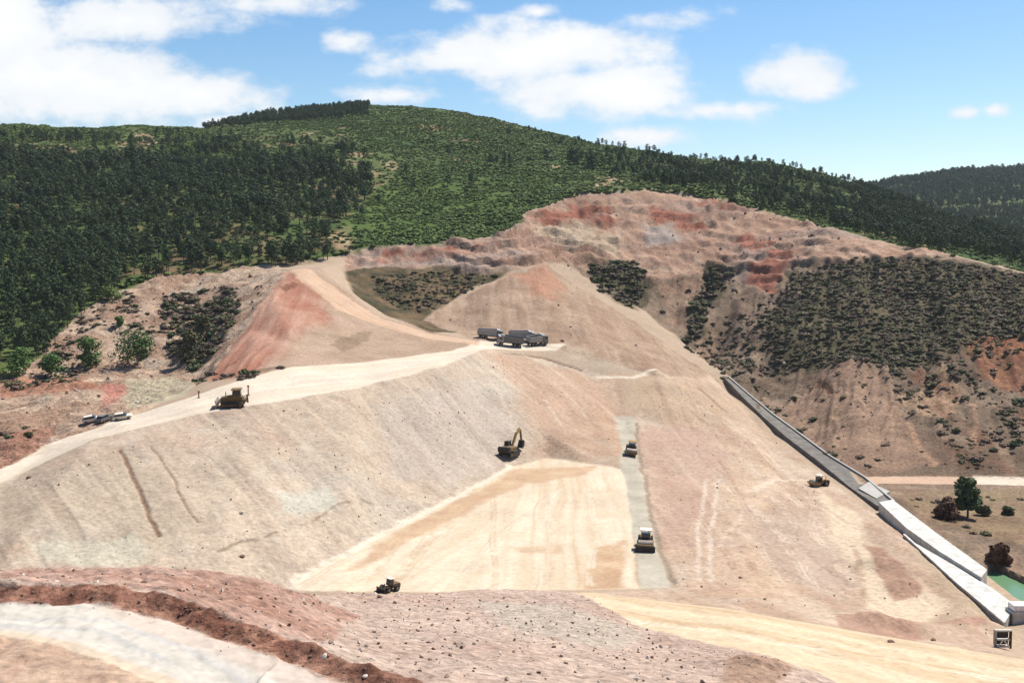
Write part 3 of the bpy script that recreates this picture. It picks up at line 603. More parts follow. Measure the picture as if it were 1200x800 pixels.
# ------------------------------------------------------------------ light and sky
SUN_EL, SUN_AZ = R(56), R(48)          # azimuth measured from straight ahead towards the right
sd_ = bpy.data.lights.new('sun', 'SUN'); sun = bpy.data.objects.new('sun', sd_); COL.objects.link(sun)
sd_.energy = 5.0; sd_.angle = R(.53); sd_.color = (1, .955, .88)
dirv = Vector((math.sin(SUN_AZ) * math.cos(SUN_EL), math.cos(SUN_AZ) * math.cos(SUN_EL), math.sin(SUN_EL)))
sun.rotation_euler = dirv.to_track_quat('Z', 'Y').to_euler(); sun.location = (60, 60, 150)
def sky():
    w = bpy.data.worlds.new('World'); SC.world = w; w.use_nodes = True; nt = w.node_tree; N = nt.nodes.new; K = nt.links.new
    bg = nt.nodes['Background']; bg.inputs['Strength'].default_value = .074
    sk = N('ShaderNodeTexSky'); sk.sky_type = 'NISHITA'; sk.sun_disc = False; sk.sun_elevation = SUN_EL; sk.sun_rotation = SUN_AZ; sk.altitude = 300; sk.dust_density = .6; sk.ozone_density = 1.3; sk.air_density = 1.0
    tc = N('ShaderNodeTexCoord'); sp = N('ShaderNodeSeparateXYZ'); K(tc.outputs['Generated'], sp.inputs[0])
    def m(op, x, y=0., z=None):
        q = N('ShaderNodeMath'); q.operation = op
        for i, v in enumerate((x, y) if z is None else (x, y, z)):
            if isinstance(v, (int, float)): q.inputs[i].default_value = v
            else: K(v, q.inputs[i])
        return q.outputs[0]
    ya = m('MAXIMUM', m('ABSOLUTE', sp.outputs[1]), .12)
    u = m('DIVIDE', sp.outputs[0], ya); v = m('DIVIDE', sp.outputs[2], ya)
    cb = N('ShaderNodeCombineXYZ'); K(u, cb.inputs[0]); K(m('MULTIPLY', v, 1.7), cb.inputs[1])
    n = N('ShaderNodeTexNoise'); n.inputs['Scale'].default_value = 13; n.inputs['Detail'].default_value = 12; n.inputs['Roughness'].default_value = .6; K(cb.outputs[0], n.inputs['Vector'])
    nl = N('ShaderNodeTexNoise'); nl.inputs['Scale'].default_value = 4.2; nl.inputs['Detail'].default_value = 5; K(cb.outputs[0], nl.inputs['Vector'])
    # cloud banks: centre, half width, half height (as seen from the site), strength
    banks = [(60, 95, 190, 62, 1.3), (-60, 40, 200, 90, 1.3), (230, 110, 110, 32, 1.1), (150, 25, 190, 34, 1.0), (330, 4, 110, 18, .8), (408, 47, 32, 15, .75), (620, 62, 175, 40, 1.25), (560, 70, 110, 22, 1.0), (700, 105, 160, 36, 1.05), (850, 128, 70, 14, .75), (770, 160, 60, 14, .75), (925, 88, 84, 28, 1.15), (1136, 132, 24, 11, 1.1), (1166, 130, 24, 11, 1.1), (632, 14, 20, 8, .5), (770, 22, 50, 12, .35), (470, 112, 60, 10, .55), (300, 140, 160, 14, .5), (-300, 60, 260, 70, 1.2), (1500, 60, 200, 50, 1.0), (200, -180, 300, 80, 1.1), (900, -300, 260, 90, 1.1), (530, 6, 20, 8, .35)]
    den = None; top = None
    for (px, py, rx, ry, st) in banks:
        a, y, z = ray(px, py); cu, cv_ = a / y, z / y
        dx = m('MULTIPLY', m('SUBTRACT', u, cu), F / rx); dy = m('MULTIPLY', m('SUBTRACT', v, cv_), F / ry)
        d = m('SUBTRACT', 1.0, m('SQRT', m('ADD', m('MULTIPLY', dx, dx), m('MULTIPLY', dy, dy))))
        d = m('MULTIPLY', d, st); d = m('MAXIMUM', d, -1.0)
        den = d if den is None else m('MAXIMUM', den, d)
    f = m('ADD', den, m('MULTIPLY', m('SUBTRACT', n.outputs['Fac'], .5), 2.9))
    f = m('ADD', f, m('MULTIPLY', m('SUBTRACT', nl.outputs['Fac'], .5), 1.0))
    mr = N('ShaderNodeMapRange'); mr.interpolation_type = 'SMOOTHSTEP'; K(f, mr.inputs[0]); mr.inputs[1].default_value = -.22; mr.inputs[2].default_value = .62
    sh = N('ShaderNodeMapRange'); K(m('ADD', f, m('MULTIPLY', m('SUBTRACT', nl.outputs['Fac'], .5), 2.5)), sh.inputs[0]); sh.inputs[1].default_value = .0; sh.inputs[2].default_value = 1.2
    cr = N('ShaderNodeMix'); cr.data_type = 'RGBA'; K(sh.outputs[0], cr.inputs[0]); cr.inputs[6].default_value = (7.0, 7.4, 7.9, 1); cr.inputs[7].default_value = (8.6, 8.6, 8.5, 1)
    hs = N('ShaderNodeHueSaturation'); hs.inputs['Saturation'].default_value = 1.3; hs.inputs['Value'].default_value = 1.12; K(sk.outputs[0], hs.inputs['Color'])
    mx = N('ShaderNodeMix'); mx.data_type = 'RGBA'; K(m('MULTIPLY', mr.outputs[0], .97), mx.inputs[0]); K(hs.outputs[0], mx.inputs[6]); K(cr.outputs[2], mx.inputs[7])
    K(mx.outputs[2], bg.inputs['Color'])
sky()
SC.view_settings.view_transform = 'Standard'; SC.view_settings.look = 'None'; SC.view_settings.gamma = 1; SC.view_settings.use_curve_mapping = False
SC.view_settings.exposure = .72

# ------------------------------------------------------------------ helpers for things
def tag(o, label=None, cat=None, group=None, kind=None):
    for k, v in (('label', label), ('category', cat), ('group', group), ('kind', kind)):
        if v: o[k] = v
    return o
def empty(name, loc=(0, 0, 0), rz=0, tilt=None):
    o = bpy.data.objects.new(name, None); COL.objects.link(o); o.empty_display_size = .5
    o.location = loc
    if tilt is not None:
        q = Vector(tilt).to_track_quat('Z', 'Y'); q = Vector((0, 0, 1)).rotation_difference(Vector(tilt))
        o.rotation_mode = 'QUATERNION'; o.rotation_quaternion = q @ Matrix.Rotation(rz, 3, 'Z').to_quaternion()
    else: o.rotation_euler = (0, 0, rz)
    return o
class MB:
    def __init__(s): s.bm = bmesh.new()
    def box(s, c, d, rot=None, taper=None, bev=.03):
        r = bmesh.ops.create_cube(s.bm, size=1); vs = r['verts']
        for v in vs:
            t = 1
            if taper is not None and v.co.z > 0: v.co.x *= taper[0]; v.co.y *= taper[1]
            v.co.x *= d[0]; v.co.y *= d[1]; v.co.z *= d[2]
        if bev:
            es = list({e for v in vs for e in v.link_edges})
            q = bmesh.ops.bevel(s.bm, geom=es, offset=min(bev, min(d) * .3), segments=1, affect='EDGES'); vs = list({v for f in q['faces'] for v in f.verts} | {v for v in vs if v.is_valid})
        s._tr(vs, c, rot); return s
    def _tr(s, vs, c, rot):
        m = Matrix.Translation(c)
        if rot: 
            for ax, a in rot: m = m @ Matrix.Rotation(a, 4, ax)
        bmesh.ops.transform(s.bm, matrix=m, verts=vs)
    def cyl(s, c, r, h, axis='Y', seg=18, r2=None):
        q = bmesh.ops.create_cone(s.bm, cap_ends=True, segments=seg, radius1=r, radius2=r if r2 is None else r2, depth=h)
        s._tr(q['verts'], c, {'Y': [('X', math.pi / 2)], 'X': [('Y', math.pi / 2)], 'Z': None}[axis]); return s
    def bar(s, p, q, w, h=None):
        p, q = Vector(p), Vector(q); d = q - p; h = h or w
        r = bmesh.ops.create_cube(s.bm, size=1)
        for v in r['verts']: v.co.x *= w; v.co.y *= h; v.co.z *= d.length
        m = Matrix.Translation((p + q) / 2) @ d.to_track_quat('Z', 'Y').to_matrix().to_4x4(); bmesh.ops.transform(s.bm, matrix=m, verts=r['verts']); return s
    def prism(s, pts, y0, y1):
        """outline in x-z pushed from y0 to y1"""
        a = [s.bm.verts.new((x, y0, z)) for x, z in pts]; b = [s.bm.verts.new((x, y1, z)) for x, z in pts]
        s.bm.faces.new(a); s.bm.faces.new(b[::-1]); n = len(pts)
        for i in range(n): s.bm.faces.new((a[i], b[i], b[(i + 1) % n], a[(i + 1) % n]))
        return s
    def slab(s, pts, z0, z1):
        """plan outline with its own base and top heights (numbers or one per corner)"""
        n = len(pts); zl = z0 if hasattr(z0, '__len__') else [z0] * n; zh = z1 if hasattr(z1, '__len__') else [z1] * n
        a = [s.bm.verts.new((p[0], p[1], zl[i])) for i, p in enumerate(pts)]; b = [s.bm.verts.new((p[0], p[1], zh[i])) for i, p in enumerate(pts)]
        s.bm.faces.new(a[::-1]); s.bm.faces.new(b)
        for i in range(n): s.bm.faces.new((a[i], a[(i + 1) % n], b[(i + 1) % n], b[i]))
        return s
    def build(s, name, m, parent=None, loc=None, smooth=False):
        bmesh.ops.recalc_face_normals(s.bm, faces=s.bm.faces)
        me = bpy.data.meshes.new(name); s.bm.to_mesh(me); s.bm.free(); me.materials.append(m)
        if smooth:
            for p in me.polygons: p.use_smooth = True
        o = bpy.data.objects.new(name, me); COL.objects.link(o)
        if parent: o.parent = parent
        if loc is not None: o.location = loc
        return o
def gz(x, y): return float(grid_z(x, y))
def gnormal(x, y, e=2.0):
    v = Vector((gz(x - e, y) - gz(x + e, y), gz(x, y - e) - gz(x, y + e), 2 * e)); return v.normalized()
def spot(px, py):
    c = cast(px, py); return float(c[0]), float(c[1]), float(c[2])
def stand(name, px, py, rz, label, cat, group=None, tilt=True, sink=.04):
    x, y, z = spot(px, py)
    return tag(empty(name, (x, y, z - sink), rz, gnormal(x, y) if tilt else None), label, cat, group)

M = {}
M['yellow'] = mat('yellow_paint', (.34, .19, .035), .6, 0, .5, 2.5, c2=(.19, .12, .05))
M['yelldark'] = mat('dusty_backlit_yellow_paint', (.17, .10, .03), .7, 0, .5, 2.5, c2=(.08, .055, .03))  # dark dust, plus backlit darkness put into the yellow itself
M['dark'] = mat('dark_steel', (.022, .019, .017), .75, 0, .3, 3, c2=(.05, .04, .033))
M['black'] = mat('black_rubber', (.018, .017, .016), .85, 0, .2, 5, c2=(.04, .033, .028))
M['glass'] = mat('dark_glass', (.02, .025, .03), .12, 0, .1, 2, spec=.5)
M['cream'] = mat('cream_paint', (.66, .61, .52), .55, 0, .2, 3, c2=(.5, .44, .36))
M['white'] = mat('white_paint', (.78, .77, .74), .45, 0, .15, 3, c2=(.62, .58, .52))
M['grey'] = mat('grey_paint', (.34, .33, .32), .55, 0, .3, 2.5, c2=(.24, .21, .19))
M['greyd'] = mat('dark_grey_paint', (.17, .165, .16), .6, 0, .3, 2.5, c2=(.12, .11, .1))
M['steel'] = mat('worn_steel', (.24, .22, .2), .5, .3, .4, 3, c2=(.15, .11, .08))
M['rust'] = mat('reddish_wood', (.26, .10, .06), .8, 0, .3, 6)
M['concrete'] = mat('pale_concrete', (.54, .52, .47), .85, 0, .2, .9, c2=(.36, .345, .31), bump=.3)
M['concold'] = mat('old_concrete', (.16, .145, .125), .9, 0, .3, .5, c2=(.085, .075, .062), bump=.4)
M['concgrey'] = mat('grey_concrete', (.34, .32, .285), .9, 0, .2, .6, c2=(.30, .28, .25), bump=.3)  # plain mid-grey concrete for joints, cover slab, one wall and a post
M['bark'] = mat('bark', (.11, .075, .05), .9, 0, .3, 3)

# ------------------------------------------------------------------ machines (x forward, z up)
def track(root, y, L=4.0, h=.95, w=.55):
    r = h / 2; pts = []
    for i in range(9): a = math.pi / 2 + math.pi * i / 8; pts.append((-L / 2 + r + r * math.cos(a), r + r * math.sin(a)))
    for i in range(9): a = -math.pi / 2 + math.pi * i / 8; pts.append((L / 2 - r + r * math.cos(a), r + r * math.sin(a)))
    b = MB().prism(pts, y - w / 2, y + w / 2)
    for i in range(int(L / .28)): b.box((-L / 2 + r + (L - 2 * r) * (i + .5) / int(L / .28), y, h + .012), (.09, w, .05), bev=0)
    t = b.build('track', M['black'], root)
    g = MB(); n = 5
    for i in range(n): g.cyl((-L / 2 + r + (L - 2 * r) * i / (n - 1), y, r), r * (.62 if i in (0, n - 1) else .38), w + .08, 'Y', 14)
    g.build('track_wheel_frame', M['yelldark'], t)
def wheel(root, x, y, r, w, m='black', hub='steel'):
    t = MB().cyl((x, y, r), r, w).cyl((x, y, r), r * .86, w + .06).build('wheel', M[m], root)
    MB().cyl((x, y, r), r * .5, w + .1, 'Y', 12).build('hub', M[hub], t)
def bulldozer(root, body='yelldark', k=1.0, ripper=True):
    for y in (-1.15, 1.15): track(root, y, 4.2, 1.05, .6)
    MB().prism([(-1.9, .6), (2.0, .6), (2.15, 1.0), (2.05, 1.85), (.5, 2.1), (-.1, 2.1), (-1.9, 1.9)], -.75, .75).box((2.12, 0, 1.3), (.08, 1.1, .8)).build('hood', M[body], root)
    c = MB().box((-.85, 0, 2.55), (1.6, 1.55, 1.25), taper=(.86, .9)).build('cab', M['yelldark'], root)
    MB().box((-.85, 0, 3.28), (1.9, 1.75, .14)).build('roof', M[body], c)
    MB().box((-.85, 0, 2.6), (1.3, 1.62, .75), taper=(.9, .93)).box((-.85, 0, 2.6), (1.66, 1.2, .75), taper=(.88, .93)).build('window', M['glass'], c)
    MB().prism([(2.75, .12), (2.95, .05), (2.9, .3), (2.78, .8), (2.85, 1.25), (3.0, 1.5), (2.86, 1.5), (2.66, 1.2), (2.6, .7)], -1.9, 1.9).build('blade', M['steel'], root)
    for y in (-1.55, 1.55): MB().bar((-.5, y, .62), (2.7, y, .5), .2, .24).build('push_arm', M[body], root)
    for y in (-.4, .4): MB().bar((1.9, y, 1.7), (2.7, y * 1.25, .9), .14).build('lift_cylinder', M['steel'], root)
    MB().cyl((1.1, .35, 2.45), .08, .9, 'Z', 10).build('exhaust', M['dark'], root)
    if ripper:
        MB().box((-2.3, 0, 1.1), (.8, 1.5, .25)).bar((-2.75, 0, .7), (-2.65, 0, 2.2), .22, .3).bar((-2.0, .5, 1.8), (-2.6, .5, 1.1), .14).bar((-2.0, -.5, 1.8), (-2.6, -.5, 1.1), .14).build('ripper', M['yelldark'], root)
def excavator(root, swing=0.0, body='yelldark'):
    for y in (-1.15, 1.15): track(root, y, 4.3, .95, .6)
    MB().box((0, 0, .75), (1.8, 1.9, .4)).cyl((0, 0, 1.0), .7, .3, 'Z').build('undercarriage', M['dark'], root)
    u = empty('upper_structure', (0, 0, 1.1), swing); u.parent = root
    MB().box((-.7, 0, .55), (3.0, 2.7, .9), bev=.1).build('engine_body', M[body], u)
    MB().prism([(-2.5, .0), (-1.9, .0), (-1.9, 1.15), (-2.4, 1.15), (-2.65, .8)], -1.35, 1.35).build('counterweight', M['dark'], u)
    MB().box((.75, .8, 1.1), (1.5, 1.0, 1.7), taper=(.88, .95)).build('cab', M['dark'], u)
    MB().bar((.7, -.25, .8), (2.6, -.25, 3.4), .38, .5).bar((2.55, -.25, 3.35), (4.3, -.25, 3.9), .34, .45).build('boom', M['yellow'], u)
    MB().bar((4.3, -.25, 3.95), (4.9, -.25, 1.5), .3, .4).bar((3.0, -.25, 4.0), (4.25, -.25, 4.4), .12).build('stick', M[body], u)
    MB().prism([(4.9, 1.6), (5.25, 1.3), (5.2, .5), (4.6, -.1), (4.0, .0), (4.1, .25), (4.5, .9)], -.85, .35).build('bucket', M['dark'], u)
def roller(root, body='yellow', roof='cream', blade=False):
    d = MB().cyl((1.7, 0, .78), .78, 2.1, 'Y', 26).build('drum', M['steel'], root)
    if blade: MB().prism([(2.75, .1), (2.9, .05), (2.8, .5), (2.9, .95), (2.75, .95), (2.65, .5)], -1.45, 1.45).build('blade', M['dark'], root)
    f = MB()
    for y in (-1.18, 1.18): f.box((1.55, y, .9), (2.3, .14, .45))
    f.box((.35, 0, .95), (.35, 2.4, .6)).box((2.6, 0, .9), (.2, 2.4, .4)).build('frame', M[body], root)
    for y in (-.8, .8): wheel(root, -1.4, y, .78, .55)
    MB().prism([(-2.5, .8), (-.3, .8), (-.3, 1.55), (-.9, 1.75), (-2.3, 1.6), (-2.5, 1.3)], -.75, .75).build('hood', M[body], root)
    c = MB().box((.2, 0, 1.75), (1.1, 1.4, 1.1), taper=(.9, .92)).build('cab', M['glass'], root)
    for x in (-.3, .7):
        for y in (-.62, .62): MB().bar((x, y, 1.2), (x, y, 2.75), .1).build('post', M[body], c)
    MB().box((.2, 0, 2.8), (1.7, 1.75, .14)).build('roof', M[roof], c)
    MB().cyl((-1.5, .4, 2.1), .07, .8, 'Z', 8).build('exhaust', M['dark'], root)
def dump_truck(root, body='grey', cabm='greyd', raised=0.0, L=7.4):
    MB().box((0, 0, .95), (L, .9, .28)).build('chassis', M['dark'], root)
    for x in (L * .36, -L * .18, -L * .36):
        for y in (-1.0, 1.0): wheel(root, x, y, .55, .4)
    c = MB().prism([(L / 2 - 1.75, .75), (L / 2, .75), (L / 2 + .03, 1.6), (L / 2 - .15, 2.75), (L / 2 - 1.75, 2.8)], -1.2, 1.2).build('cab', M[cabm], root)
    MB().prism([(L / 2 + .02, 1.7), (L / 2 + .05, 1.7), (L / 2 - .1, 2.55), (L / 2 - .13, 2.55)], -1.05, 1.05).build('windscreen', M['glass'], c)
    MB().box((L / 2 - .8, 0, 2.15), (.9, 2.44, .6)).build('side_window', M['glass'], c)
    MB().box((L / 2 + .06, 0, .72), (.16, 2.3, .35)).build('bumper', M['dark'], c)
    x0, x1 = -L / 2 - .1, L / 2 - 1.95
    b = MB().prism([(x0, 1.35), (x1, 1.15), (x1, 2.75), (x1 + .9, 2.95), (x1 + .9, 3.05), (x1 - .05, 2.9), (x0, 2.55)], -1.25, -1.13).prism([(x0, 1.35), (x1, 1.15), (x1, 2.75), (x1 + .9, 2.95), (x1 + .9, 3.05), (x1 - .05, 2.9), (x0, 2.55)], 1.13, 1.25)
    b.box(((x0 + x1) / 2, 0, 1.25), (x1 - x0 - .02, 2.2, .2)).box((x1 + .06, 0, 2.0), (.1, 2.22, 1.6)).box((x1 + .5, 0, 2.97), (.95, 2.5, .08))
    for i in range(5):
        for y in (-1.29, 1.29): b.box((x0 + .4 + i * (x1 - x0 - .6) / 4, y, 1.95), (.1, .08, 1.15), bev=0)
    b.build('tipper_body', M[body], root)
    MB().box((x0 - .06, 0, 1.95), (.1, 2.3, 1.15)).build('tailgate', M[body], root)
def wheel_loader(root, body='yelldark'):
    for x in (-1.3, 1.3):
        for y in (-.95, .95): wheel(root, x, y, .72, .5)
    MB().prism([(-2.6, .8), (-.2, .8), (-.2, 1.6), (-2.3, 1.75), (-2.6, 1.5)], -.75, .75).build('hood', M[body], root)
    MB().box((1.0, 0, .95), (1.7, 1.0, .5)).build('frame', M['dark'], root)
    c = MB().box((.0, 0, 2.1), (1.2, 1.3, 1.35), taper=(.85, .9)).build('cab', M['glass'], root)
    MB().box((0, 0, 2.85), (1.5, 1.55, .12)).build('roof', M['cream'], c)
    for y in (-.55, .55): MB().bar((.9, y, 1.5), (2.6, y, .75), .16, .26).build('lift_arm', M[body], root)
    MB().prism([(2.4, .15), (3.5, .08), (3.3, .2), (2.65, .35), (2.6, .8), (2.85, 1.15), (2.6, 1.2), (2.3, .7)], -1.3, 1.3).build('bucket', M['dark'], root)
def car(root, body='white'):
    b = MB().prism([(-2.1, .35), (2.1, .35), (2.15, .75), (1.9, .92), (1.0, 1.0), (-2.05, 1.05), (-2.15, .7)], -.85, .85).build('body', M[body], root)
    MB().prism([(-1.9, 1.0), (1.0, 1.0), (.35, 1.55), (-1.6, 1.55)], -.74, .74).build('window', M['glass'], b)
    MB().box((-.65, 0, 1.56), (1.9, 1.45, .07)).build('roof', M[body], b)
    for x in (-1.3, 1.35):
        for y in (-.78, .78): wheel(root, x, y, .34, .22)

r = stand('bulldozer', 273, 476, R(186), 'dark dusty crawler bulldozer with its blade lowered, alone on the pale haul road', 'bulldozer'); bulldozer(r)
r = stand('excavator', 597, 534, R(62), 'dark tracked excavator with its arm folded down beside it, above the beige platform', 'excavator', tilt=False); excavator(r, 0)
r = stand('road_roller', 739, 531, R(-95), 'small dark roller working at the far end of the pale clay strip', 'roller'); roller(r, 'yelldark', 'yellow')
r = stand('soil_compactor', 756, 641, R(-97), 'yellow brown compactor with cream roof and front blade, nearest machine on the clay strip', 'compactor'); roller(r, 'yellow', 'cream', True)
r = stand('road_roller', 960, 569, R(200), 'small yellow roller with pale roof beside the dark concrete channel on the right slope', 'roller'); roller(r, 'yellow', 'cream'); r.scale = (.8,) * 3
r = stand('wheel_loader', 456, 692, R(232), 'small dark loader with low bucket at the near edge of the beige platform', 'loader'); wheel_loader(r); r.scale = (.6,) * 3
for px, py, rz, lab, b, cb in ((574, 397, 5, 'grey tipper truck, farthest left and rearmost of the trucks parked on the crest', 'grey', 'greyd'), (597, 405, 188, 'dark grey tipper truck parked in front of the others on the crest', 'greyd', 'grey'), (611, 399, 10, 'grey tipper truck parked behind the front truck on the crest, between two others', 'grey', 'grey'), (629, 404, 35, 'grey tipper truck at the right end of the row on the crest', 'grey', 'greyd')):
    r = stand('dump_truck', px, py, R(rz), lab, 'truck', 'tipper trucks parked on the crest', sink=.02); dump_truck(r, b, cb, L=7.2 if px != 629 else 6)
for px, py, rz, lab, m in ((108, 494, 20, 'white car farthest left of the vehicles below the forest bank', 'cream'), (123, 493, 70, 'dark car parked between two white cars by the left road', 'greyd'), (144, 491, 15, 'white car nearest the haul road, right of the dark car', 'cream')):
    r = stand('parked_car', px, py, R(rz), lab, 'car', 'cars parked left of the haul road', sink=.0); car(r, m); r.scale = (.78,) * 3
for px, py, h, lab in ((291, 463, 2.0, 'tall reddish marker post standing on the haul road beyond the bulldozer'), (233, 466, 1.4, 'short reddish marker post at the far edge of the haul road left of the bulldozer')):
    x, y, z = spot(px, py)
    b = MB(); b.box((0, 0, h / 2), (.22, .22, h), taper=(.8, .8)).box((0, 0, h - .2), (.4, .1, .35)).box((0, 0, .05), (.5, .5, .2))
    tag(b.build('marker_post', M['rust'], loc=(x, y, z - .05)), lab, 'post', 'marker posts on the haul road')

# ------------------------------------------------------------------ concrete works along the right foot
def atz(px, py, z):
    a, yd, zd = ray(px, py); t = (z - CAMZ) / zd; return (a * t, yd * t)
def prism_thing(name, pxs, ztop, depth, m, part, lip=None):
    root = empty(name, (*atz(*pxs[0], ztop), ztop - depth))
    o = Vector(root.location)
    pts = [Vector((*atz(x, y, ztop), 0)) - Vector((o.x, o.y, 0)) for x, y in pxs]
    MB().slab(pts, 0, depth).build(part, m, root)
    return root, pts
main_px = [(1176, 731), (1190, 709), (1165, 690), (1120, 663), (1066, 632), (1058, 627), (1090, 656), (1118, 682), (1148, 707)]
rt, pts = prism_thing('concrete_culvert', main_px, -2.0, 2.6, M['concrete'], 'deck')
tag(rt, 'broad white concrete culvert running down to the frame at the lower right', 'culvert')
MB().slab([pts[0], pts[8], pts[7], pts[6], pts[5], pts[5] + Vector((.35, 0, 0)), pts[6] + Vector((.35, 0, 0)), pts[7] + Vector((.35, 0, 0)), pts[8] + Vector((.35, 0, 0)), pts[0] + Vector((.35, .1, 0))], 2.2, 2.85).build('kerb', M['concrete'], rt)
for i in range(1, 9):
    k = i / 9; a = pts[0].lerp(pts[5], k); b_ = pts[1].lerp(pts[4], k)
    MB().slab([a + Vector((.4, 0, 0)), b_ + Vector((-.1, 0, 0)), b_ + Vector((-.1, .12, 0)), a + Vector((.4, .12, 0))], 2.59, 2.604).build('joint', M['concgrey'], rt)
rt, pts = prism_thing('concrete_wall', [(1150, 676), (1157, 667), (1100, 626), (1046, 585), (1030, 588), (1062, 618), (1100, 645)], -1.5, 2.9, M['concrete'], 'wall_top')
tag(rt, 'narrow white concrete wall ending at the green pond, above the broad culvert', 'wall')
for i in range(1, 7):
    k = i / 7; a = pts[0].lerp(pts[4], k); b_ = pts[1].lerp(pts[3], k)
    MB().slab([a, b_, b_ + Vector((0, .15, 0)), a + Vector((0, .15, 0))], 2.89, 2.904).build('joint', M['concgrey'], rt)
CL = [spot(*q) for q in ((1032, 598), (1000, 574), (960, 544), (925, 517), (898, 494), (872, 469), (850, 446))]; CR = [spot(*q) for q in ((1051, 589), (1018, 561), (979, 532), (943, 503), (914, 480), (886, 456), (861, 436))]
rt = tag(empty('concrete_channel', CL[0]), 'old dark grey concrete channel running up the gully above the white culvert', 'channel'); o = Vector(CL[0])
def ribbon(left, right, z0, z1, part, m):
    bm_ = MB(); n = len(left)
    for i in range(n - 1):
        q = [left[i], right[i], right[i + 1], left[i + 1]]; bm_.slab([Vector((p[0], p[1], 0)) - Vector((o.x, o.y, 0)) for p in q], [p[2] - o.z + z0 for p in q], [p[2] - o.z + z1 for p in q])
    bmesh.ops.remove_doubles(bm_.bm, verts=bm_.bm.verts, dist=.001); bm_.build(part, m, rt)
CR = [tuple(Vector(l).lerp(Vector(r), .74 - .075 * i)) for i, (l, r) in enumerate(zip(CL, CR))]
zlow = [(l[2] + r[2]) / 2 + .12 for l, r in zip(CL, CR)]
CL = [(l[0], l[1], z) for l, z in zip(CL, zlow)]; CR = [(r[0], r[1], z) for r, z in zip(CR, zlow)]
ribbon(CL, CR, -1.4, .30, 'channel_floor', M['concold'])
off = lambda P, d: [(p[0] + d, p[1], p[2]) for p in P]
ribbon(off(CL, -.5), off(CL, -.02), -1.6, .75, 'side_wall', M['concold']); ribbon(off(CR, .02), off(CR, .4), -1.6, .7, 'side_wall', M['concgrey'])
a, b_ = spot(1006, 574)[:2], spot(1018, 566)[:2]
rt = tag(empty('concrete_slab', (*a, zlow[1] + .31)), 'pale concrete cover slab lying across the dark channel', 'slab')
MB().slab([Vector((0, 0, 0)), Vector((b_[0] - a[0], b_[1] - a[1], 0)), Vector((b_[0] - a[0] + 1.2, b_[1] - a[1] - 9, 0)), Vector((.5, -9, 0))], .0, .35).build('cover', M['concgrey'], rt)
# gate frame at the culvert mouth
fx, fy, fz = spot(1166, 758)
fr = tag(empty('intake_frame', (fx, fy, fz - .1)), 'small white concrete frame with two openings at the mouth of the culvert', 'frame')
for dx in (0, 2.45): MB().box((dx, 0, 1.45), (.3, .5, 2.9)).build('post', M['dark' if dx else 'concgrey'], fr)
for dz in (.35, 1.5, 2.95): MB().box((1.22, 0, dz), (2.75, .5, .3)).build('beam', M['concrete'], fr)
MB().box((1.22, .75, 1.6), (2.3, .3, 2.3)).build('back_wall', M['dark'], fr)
MB().bar((.2, -.3, .3), (1.1, -.3, 1.4), .14).bar((2.2, -.3, .3), (1.3, -.3, 1.4), .14).build('brace', M['white'], fr)
fr.scale = (23 / F * fy / 3.1,) * 3
wx = 600 / F * 132
wt = tag(empty('concrete_block', (wx, 132, -4)), 'bright white concrete block at the lower right corner below the pond', 'block')
MB().box((1.6, 1.2, 1.0), (3.0, 2.2, 2.8), bev=.06).build('base_block', M['concrete'], wt); MB().box((1.6, 1.2, 2.75), (2.6, 1.8, .75), bev=.06).build('upper_block', M['white'], wt)
# green pond
wm = bpy.data.materials.new('green_water'); wm.use_nodes = True; nb = wm.node_tree.nodes['Principled BSDF']
nb.inputs['Base Color'].default_value = (.10, .19, .095, 1); nb.inputs['Roughness'].default_value = .25; nb.inputs['Specular IOR Level'].default_value = .3
_n = wm.node_tree.nodes.new('ShaderNodeTexNoise'); _n.inputs['Scale'].default_value = 60; _b = wm.node_tree.nodes.new('ShaderNodeBump'); _b.inputs['Strength'].default_value = .15
wm.node_tree.links.new(_n.outputs['Fac'], _b.inputs['Height']); wm.node_tree.links.new(_b.outputs['Normal'], nb.inputs['Normal'])
pond = [atz(x, y, -5.0) for x, y in POND]
MB().slab([Vector((*p, 0)) for p in pond], -5.6, -5.0).build('water', wm)['kind'] = 'structure'

# ------------------------------------------------------------------ plants
def leaf_mat(name, dark, light, rnd=.5):
    m = bpy.data.materials.new(name); m.use_nodes = True; nt = m.node_tree; N = nt.nodes.new; K = nt.links.new
    b = nt.nodes['Principled BSDF']; b.inputs['Roughness'].default_value = .75; b.inputs['Specular IOR Level'].default_value = .15
    oi = N('ShaderNodeObjectInfo'); geo = N('ShaderNodeNewGeometry'); mx = N('ShaderNodeMix'); mx.data_type = 'RGBA'
    ad = N('ShaderNodeMath'); ad.operation = 'MULTIPLY_ADD'; K(oi.outputs['Random'], ad.inputs[0]); ad.inputs[1].default_value = rnd
    ri = N('ShaderNodeMath'); ri.operation = 'MULTIPLY'; K(geo.outputs['Random Per Island'], ri.inputs[0]); ri.inputs[1].default_value = 1 - rnd; K(ri.outputs[0], ad.inputs[2])
    K(ad.outputs[0], mx.inputs[0]); mx.inputs[6].default_value = (*dark, 1); mx.inputs[7].default_value = (*light, 1); K(mx.outputs[2], b.inputs['Base Color'])
    return m
M['pine'] = leaf_mat('pine_needles', (.020, .044, .018), (.074, .104, .040))
M['scrub'] = leaf_mat('scrub_leaves', (.060, .105, .024), (.150, .195, .052), .5)
M['bush'] = leaf_mat('bush_leaves', (.036, .052, .018), (.135, .115, .055), .65)
M['green'] = leaf_mat('green_leaves', (.030, .075, .018), (.085, .150, .036))
M['dry'] = leaf_mat('dry_brush', (.07, .05, .036), (.19, .14, .10), .6)
M['redbush'] = leaf_mat('reddish_leaves', (.06, .03, .018), (.15, .08, .048))
